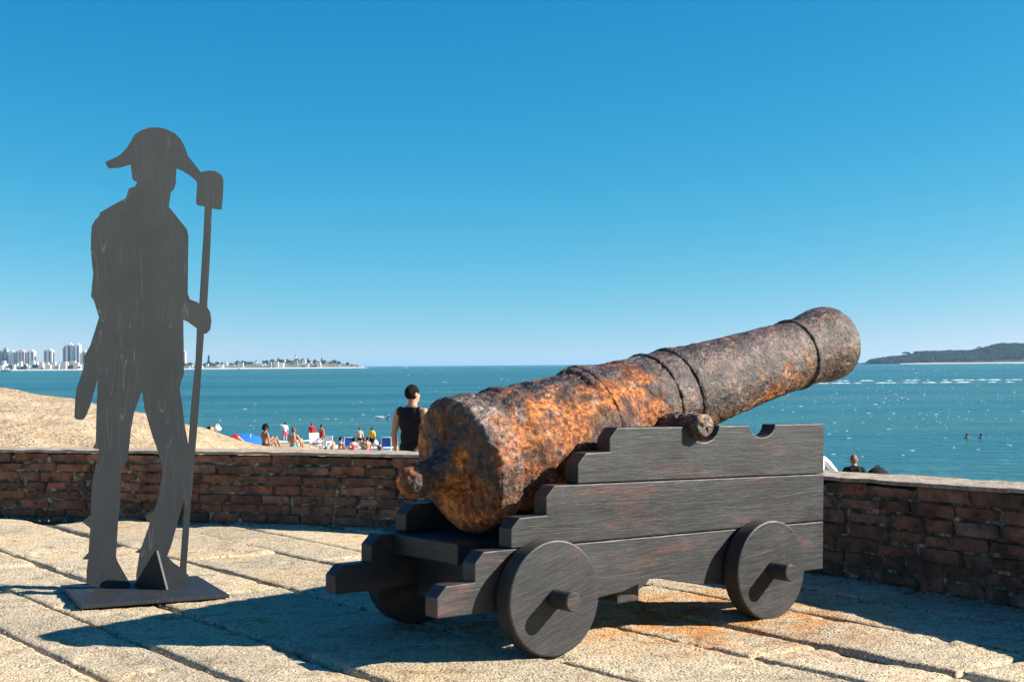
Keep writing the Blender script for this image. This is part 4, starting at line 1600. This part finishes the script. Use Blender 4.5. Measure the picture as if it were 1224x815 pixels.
def beach_chair(px, py, Y, yaw, col, frame, label, group):
    root = empty('beach_chair', (X(px, Y), Y, gz(px, Y)), yaw)
    tag(root, label, 'chair', group)

    def tubes(name, segs, r=.016):
        Vt, Ft = [], []
        for a, b in segs:
            p_capsule(Vt, Ft, a, r, b, r, 8, 2)
        mesh_obj(name, Vt, Ft, frame, root, smooth=True)
    for sx in (-.27, .27):
        tubes('leg', [((sx, .30, 0), (sx, -.22, .58))])
        tubes('leg', [((sx, -.30, 0), (sx, .26, .36))])
        tubes('armrest', [((sx, .24, .58), (sx, -.24, .58)), ((sx, .24, .58), (sx, .26, .36))], .02)
    tubes('back_frame', [((-.27, -.18, .34), (-.27, -.34, .88)), ((.27, -.18, .34), (.27, -.34, .88)), ((-.27, -.34, .88), (.27, -.34, .88))])

    def sling(name, a, b, sag):
        n = 8
        Vt, Ft = [], []
        for off in (0, -.008):
            for i in range(n + 1):
                t = i / n
                c = Vector(a).lerp(Vector(b), t) + Vector((0, 0, -sag * 4 * t * (1 - t) + off))
                Vt += [c + Vector((-.26, 0, 0)), c + Vector((.26, 0, 0))]
        for i in range(n):
            k = 2 * i
            Ft.append((k, k + 1, k + 3, k + 2))
            m_ = 2 * (n + 1)
            Ft.append((m_ + k, m_ + k + 2, m_ + k + 3, m_ + k + 1))
        mesh_obj(name, Vt, Ft, col, root)
    sling('seat', (0, .26, .37), (0, -.18, .33), .03)
    sling('backrest', (0, -.18, .36), (0, -.335, .87), .0)
    return root


ST = mat_simple('striped_sling', (0.55, 0.45, 0.50), 0.8, 0.3, 20)
beach_chair(376, 522, 80, R_(200), ST, WHITE_P, 'white beach chair with grey-pink sling below the person in red shirt', 'beach chairs')
beach_chair(388, 526, 80, R_(150), WHITE_P, WHITE_P, 'plain white beach chair below the person in red swimsuit', 'beach chairs')
beach_chair(416, 524.5, 84, R_(10), CL_BLUE, WHITE_P, 'blue beach chair behind the seated woman in black bikini', 'beach chairs')
beach_chair(461, 526, 82, R_(5), CL_BLUE, WHITE_P, 'blue beach chair farthest right, just left of the man in black', 'beach chairs')

# tilted blue umbrella
um = empty('beach_umbrella', (X(295, 62), 62, zpix(295, 538, 62)), 0)
um.rotation_euler = (R_(20), R_(16), 0)
tag(um, 'blue beach umbrella tilted towards the dune', 'umbrella')
n, Vu, Fu = 8, [], []
for off in (0, -.012):
    Vu.append(Vector((0, 0, .62 + off)))
    for rr, zz in ((.35, .59), (.60, .53), (.72, .47)):
        for i in range(n):
            a = 2 * math.pi * (i + .5) / n
            Vu.append(Vector((rr * math.cos(a), rr * math.sin(a), zz + off)))
m_ = 1 + 3 * n
for b0_ in (0, m_):
    for i in range(n):
        j = (i + 1) % n
        Fu.append((b0_, b0_ + 1 + i, b0_ + 1 + j))
        for k in range(2):
            Fu.append((b0_ + 1 + k * n + i, b0_ + 1 + (k + 1) * n + i, b0_ + 1 + (k + 1) * n + j, b0_ + 1 + k * n + j))
mesh_obj('canopy', Vu, Fu, CL_BLUE, um)
Vu, Fu = [], []
p_capsule(Vu, Fu, (0, 0, -.4), .016, (0, 0, .80), .016, 8, 2)
mesh_obj('pole', Vu, Fu, WHITE_P, um, smooth=True)

# ------------------------------------------------------------------ far shore and town
YC = 4300.0


def far(px, py, Y=YC):
    return X(px, Y), zpix(px, py, Y)


MSHORE = mat_simple('far_shore_ground', (0.16, 0.17, 0.11), 0.95, 0.4, 0.01)
MSTRAND = mat_simple('far_strand', (0.58, 0.54, 0.47), 0.95, 0.1, 0.02)
BM_ = [mat_simple('white_wall', (0.74, 0.73, 0.71), 0.8, 0.06, 0.05), mat_simple('cream_wall', (0.66, 0.60, 0.52), 0.8, 0.06, 0.05),
       mat_simple('grey_wall', (0.36, 0.38, 0.40), 0.8, 0.08, 0.05), mat_simple('pinkish_wall', (0.62, 0.50, 0.46), 0.8, 0.06, 0.05)]
MROOF = mat_simple('tile_roof', (0.34, 0.15, 0.09), 0.9, 0.2, 0.1)
MWIN = mat_simple('dark_glazing', (0.10, 0.12, 0.14), 0.3, 0.1, 0.1)
MLEAF = mat_simple('far_foliage', (0.018, 0.04, 0.036), 0.95, 0.4, 0.05)
MTRUNK = mat_simple('trunk_bark', (0.10, 0.075, 0.05), 0.95, 0.2, 0.2)


def ridge(name, pxs, tops, Y, depth, mat, n=120, amp=0.6, kind='structure', strand=None):
    """a land mass: cross-section rises from the sea to the ridge and falls behind it"""
    xs = np.linspace(pxs[0], pxs[-1], n)
    hs = np.interp(xs, pxs, tops)
    rows = [(-.5, 0.0), (-.38, .16), (-.25, .5), (-.1, .86), (0, 1.0), (.2, .8), (.5, 0.0)]
    V, Fc = [], []
    for px, h in zip(xs, hs):
        for (d_, k) in rows:
            y = Y + d_ * depth
            z = SEA_Z - .5 + (h - SEA_Z + .5) * k
            V.append((X(px, Y), y, z))
    m2 = len(rows)
    for i in range(n - 1):
        for k in range(m2 - 1):
            Fc.append((i * m2 + k, (i + 1) * m2 + k, (i + 1) * m2 + k + 1, i * m2 + k + 1))
    return tag(mesh_obj(name, V, Fc, mat, smooth=True), kind=kind)


ridge('far_shore', [-160, -20, 60, 130, 200, 240, 290, 330, 352, 400, 425, 440], [2, 3, 4, 5, 5, 8, 10, 14, 15, 11, 3, -5.2], YC, 320, MSHORE, 160)
ridge('far_strand', [-160, 80, 200, 300, 380, 430, 441], [-2.2, -2.0, -2.4, -1.6, -1.8, -2.6, -5.4], YC - 175, 60, MSTRAND, 120)


def tower(px0, px1, ytop, mat, label, strips=2, roof=True, Y=YC, base_y=None, name='apartment_tower'):
    x0, x1 = X(px0, Y), X(px1, Y)
    zt = zpix((px0 + px1) / 2, ytop, Y)
    w = x1 - x0
    dpt = max(14.0, w * .8)
    root = empty(name, ((x0 + x1) / 2, Y, SEA_Z))
    root.rotation_euler = (0, 0, 0)
    tag(root, label, 'building')
    h = zt - SEA_Z
    wl = box('wall', -w / 2, w / 2, -dpt / 2, dpt / 2, 0, h, mat, root, 0)
    if roof:
        box('roof_plant', -w * .22, w * .25, -dpt * .2, dpt * .2, h, h + 4.2, mat, root, 0)
    for i in range(strips):
        c_ = -w / 2 + w * (i + .5) / strips
        ww = w / strips * .34
        box('window_strip', c_ - ww / 2, c_ + ww / 2, -dpt / 2 - .25, -dpt / 2 + .1, h * .10, h * .94, MWIN, wl, 0)
    return root


tower(-1.5, 3.5, 421, BM_[2], 'grey tower at the left edge of the far town', 2)
tower(4.5, 9.5, 417, BM_[2], 'tall slim grey tower, second of the far town from the left edge', 2)
tower(11, 18, 420, BM_[0], 'plain white slab block near the left edge of the far town', 0)
tower(20, 31, 419.5, BM_[3], 'wide pinkish tower left of the middle of the far town', 3)
tower(33, 42, 419.5, BM_[0], 'white mid-height tower between the pinkish tower and the lone cream tower', 2)
tower(53.5, 63.5, 418.5, BM_[1], 'lone cream tower standing between the low white blocks of the far town', 2)
tower(76, 80.5, 415, BM_[2], 'narrow grey tower just left of the twin white towers', 1)
tower(80, 87, 411.5, BM_[0], 'left one of the tall twin white towers of the far town', 1)
tower(88, 96.5, 412, BM_[0], 'right one of the tall twin white towers of the far town', 2)
tower(98.5, 104, 420, BM_[1], 'cream tower right of the twin towers beside the steel soldier', 1)
tower(215.5, 222, 420, BM_[3], 'pinkish tower showing between the steel soldier and his pole', 1)
rl = random.Random(5)


def house(px, w_px, ytop, mat, label, group, Y, roofed):
    x = X(px, Y)
    w = X(px + w_px, Y) - x
    zt = zpix(px, ytop, Y)
    zb = SEA_Z + 1.0
    o = empty('far_house', (x, Y, zb))
    cn = {BM_[0]: 'white', BM_[1]: 'cream', BM_[2]: 'grey', BM_[3]: 'pinkish'}[mat]
    where = 'on the headland beyond the soldier pole' if 'headland' in group else 'at the foot of the far town towers'
    tag(o, 'small %s %s house %s' % (cn, 'tile-roofed' if roofed else 'flat-roofed', where), 'building', group)
    h = max(4.0, zt - zb)
    box('wall', -w / 2, w / 2, -6, 6, 0, h, mat, o, 0)
    if roofed:
        extrude_poly('roof', [(-w / 2 - .5, h), (w / 2 + .5, h), (0, h + 2.6)], -6.5, 6.5, MROOF, o, 0)
    return o


for i in range(34):
    px = 1 + i * 3.0 + rl.uniform(-1, 1)
    house(px, rl.uniform(3, 7), rl.uniform(431, 437.5), rl.choice((BM_[0], BM_[0], BM_[1], BM_[3])), None, 'low blocks of the far town', YC - rl.uniform(30, 120), False)
for i in range(60):
    px = 224 + i * 3.5 + rl.uniform(-1.5, 1.5)
    crest = float(np.interp(px, [224, 250, 300, 330, 350, 400, 432], [434, 433.5, 431, 429.5, 429, 431.5, 436]))
    house(px, rl.uniform(2.2, 6.0), crest + rl.uniform(0.5, 5.5), rl.choice((BM_[0], BM_[0], BM_[1], BM_[3], BM_[2])), None, 'houses on the headland', YC - rl.uniform(0, 130), rl.random() < .35)
# lighthouse
lx, lz = far(353.3, 423)
lh = empty('lighthouse', (lx, YC, SEA_Z))
tag(lh, 'slim white lighthouse standing on top of the headland', 'lighthouse')


def lathe_simple(name, prof, mat, parent, n=20):
    V, Fc = [], []
    for (z, r) in prof:
        for i in range(n):
            V.append((r * math.cos(2 * math.pi * i / n), r * math.sin(2 * math.pi * i / n), z))
    for k in range(len(prof) - 1):
        for i in range(n):
            j = (i + 1) % n
            Fc.append((k * n + i, k * n + j, (k + 1) * n + j, (k + 1) * n + i))
    Fc.append(tuple(range((len(prof) - 1) * n, len(prof) * n)))
    return mesh_obj(name, V, Fc, mat, parent)


lt = lz - SEA_Z
lathe_simple('tower_shaft', [(0, 3.4), (lt - 8, 2.5)], BM_[0], lh)
lathe_simple('gallery', [(lt - 8, 3.4), (lt - 7, 3.4)], BM_[0], lh)
lathe_simple('lantern', [(lt - 7, 1.7), (lt - 3, 1.7), (lt - 1, .9), (lt, .1)], MWIN, lh)


def leafy(V, Fc, c, r, n, s, rnd):
    """loose clump of leaf-mass faces inside an ellipsoid"""
    for _ in range(n):
        while True:
            p = Vector((rnd.uniform(-1, 1), rnd.uniform(-1, 1), rnd.uniform(-1, 1)))
            if p.length < 1:
                break
        q = Vector((c[0] + p.x * r[0], c[1] + p.y * r[1], c[2] + p.z * r[2]))
        a = Vector((rnd.gauss(0, 1), rnd.gauss(0, 1), rnd.gauss(0, 1))).normalized()
        b = a.orthogonal().normalized()
        k = len(V)
        ss = s * rnd.uniform(.6, 1.4)
        V += [q + b * ss, q - b * ss * .5 + a * ss * .8, q - b * ss * .5 - a * ss * .8, q + a.cross(b) * ss * .9]
        Fc += [(k, k + 1, k + 2), (k, k + 2, k + 3), (k, k + 3, k + 1), (k + 1, k + 3, k + 2)]


def far_tree(name, px, ytop, Y, w_px, label, group, kind, zb):
    x = X(px, Y)
    zt = zpix(px, ytop, Y)
    w = w_px * Y / F / 2
    h = zt - zb
    o = empty(name, (x, Y, zb))
    tag(o, label, 'tree', group)
    V, Fc = [], []
    if kind == 'conifer':
        for k in range(7):
            t = k / 7
            leafy(V, Fc, (0, 0, h * (.15 + .8 * t)), (w * (1 - t * .8), w * (1 - t * .8), h * .09), 40, w * .3, rl)
    elif kind == 'umbrella':
        leafy(V, Fc, (0, 0, h * .88), (w, w * .8, h * .13), 160, w * .13, rl)
        leafy(V, Fc, (w * .3, 0, h * .80), (w * .6, w * .5, h * .08), 70, w * .12, rl)
    else:
        leafy(V, Fc, (0, 0, h * .62), (w, w, h * .38), 120, w * .28, rl)
    mesh_obj('crown', V, Fc, MLEAF, o)
    Vt, Ft = [], []
    p_capsule(Vt, Ft, (0, 0, 0), h * .022 + .3, (0, 0, h * .8), h * .012 + .15, 8, 2)
    mesh_obj('trunk', Vt, Ft, MTRUNK, o)
    return o


far_tree('conifer_tree', 249.5, 423.5, YC - 20, 4.5, 'tall dark conifer nearest the soldier pole on the headland', None, 'conifer', 3)
far_tree('conifer_tree', 368, 427, YC - 10, 3.2, 'dark conifer just right of the lighthouse', None, 'conifer', 6)
far_tree('conifer_tree', 384.5, 427, YC - 10, 3.0, 'dark conifer second to the right of the lighthouse', None, 'conifer', 5)
for i in range(44):
    px = 222 + i * 4.8 + rl.uniform(-2, 2)
    crest = float(np.interp(px, [224, 250, 300, 330, 350, 400, 432], [433.5, 432.5, 430.5, 428, 427.8, 430.5, 436]))
    far_tree('round_tree', px, crest + rl.uniform(-.6, 2.5), YC - rl.uniform(0, 60), rl.uniform(3, 7), 'dark rounded tree among the headland houses', 'trees on the headland', 'round', 0)
for i in range(18):
    px = rl.uniform(0, 100)
    far_tree('round_tree', px, rl.uniform(435, 438), YC - rl.uniform(90, 125), rl.uniform(3, 6), 'dark rounded tree in front of the far town blocks', 'trees of the far town', 'round', -2)

# wooded island on the right
YI = 4500.0
ipx = [1036, 1042, 1053, 1076, 1088, 1106, 1135, 1165, 1172, 1187, 1197, 1224, 1260, 1320, 1380]
itop = [434.2, 432.8, 430.6, 428, 426, 422.3, 421.6, 421.2, 418.5, 415, 412.6, 412.8, 411, 413, 434]
izs = [zpix(a, b, YI) for a, b in zip(ipx, itop)]
MISL = mat_simple('island_ground', (0.02, 0.04, 0.036), 0.95, 0.3, 0.01)
ridge('island', ipx, izs, YI, 420, MISL, 200)
ridge('island_strand', [1075, 1100, 1150, 1200, 1260, 1370], [-3.4, -2.6, -2.8, -2.0, -2.4, -4], YI - 215, 40, MSTRAND, 80)
V, Fc = [], []
ri = random.Random(9)
for i in range(2600):
    px = ri.uniform(1040, 1330)
    zt = float(np.interp(px, ipx, izs))
    d_ = ri.uniform(-.36, .1)
    k = float(np.interp(d_, [-.5, -.38, -.25, -.1, 0, .2], [0, .16, .5, .86, 1, .8]))
    z = SEA_Z + (zt - SEA_Z) * k
    leafy(V, Fc, (X(px, YI), YI + d_ * 420, z + ri.uniform(2, 6)), (6.5, 6.5, 3.5), 10, 3.0, ri)
tag(mesh_obj('island_wood', V, Fc, MLEAF), 'dense dark wood covering the island on the right', 'wood', kind='stuff')
for (px, yt, w_) in ((1083, 420.8, 10), (1097, 419.8, 11), (1170, 414.2, 5)):
    far_tree('umbrella_pine', px, yt, YI, w_, {1083: 'flat-topped pine at the low left end of the island', 1097: 'flat-topped pine second from the low left end of the island', 1170: 'lone pine standing out above the island ridge'}[px], None, 'umbrella',
             float(np.interp(px, ipx, izs)) - 2)

# small boats far out
MHULL = mat_simple('boat_white', (0.80, 0.80, 0.80), 0.4, 0.03)


def boat(px, py, L, label):
    Y = (H - SEA_Z) * F / (py - (CY - RHO * (px - CX)))
    o = empty('boat', (X(px, Y), Y, SEA_Z))
    tag(o, label, 'boat')
    V, Fc = [], []
    for (x, w, z0, z1) in ((-.5, .13, .02, .14), (-.2, .17, 0, .13), (.15, .16, 0, .14), (.38, .08, .03, .17), (.5, .005, .12, .20)):
        V += [(x * L, -w * L, z1 * L), (x * L, 0, z0 * L - .1), (x * L, w * L, z1 * L)]
    for i in range(4):
        a = i * 3
        Fc += [(a, a + 3, a + 4, a + 1), (a + 1, a + 4, a + 5, a + 2), (a + 2, a + 5, a + 3, a)]
    Fc += [(0, 1, 2)]
    mesh_obj('hull', V, Fc, MHULL, o)
    box('cabin', -.18 * L, .12 * L, -.09 * L, .09 * L, .12 * L, .30 * L, MHULL, o, 0)
    box('windscreen', .121 * L, .14 * L, -.08 * L, .08 * L, .2 * L, .28 * L, MWIN, o, 0)


boat(9, 444.2, 26, 'white motor boat at the left edge below the far town')
boat(32, 443.3, 9, 'small white boat below the pinkish tower of the far town')
boat(286, 441.6, 12, 'small white boat off the headland right of the soldier pole')
boat(484, 440.2, 11, 'small white boat on the horizon left of the cannon')

# ------------------------------------------------------------------ haze
hz = NT('sea_haze')
for n_ in list(hz.t.nodes):
    if n_ not in (hz.out,):
        hz.t.nodes.remove(n_)
pv = hz.t.nodes.new('ShaderNodeVolumePrincipled')
pv.inputs['Color'].default_value = (0.45, 0.75, 1.0, 1)
pv.inputs['Density'].default_value = 0.00004
pv.inputs['Anisotropy'].default_value = 0.2
hz.t.links.new(pv.outputs[0], hz.out.inputs['Volume'])
bmh = bmesh.new()
bmesh.ops.create_cube(bmh, size=1.0)
for v in bmh.verts:
    v.co = Vector((v.co.x * 130000, v.co.y * 100000, -10 if v.co.z < 0 else 90))
ho = bm_obj('haze', bmh, hz.m)
tag(ho, kind='stuff')
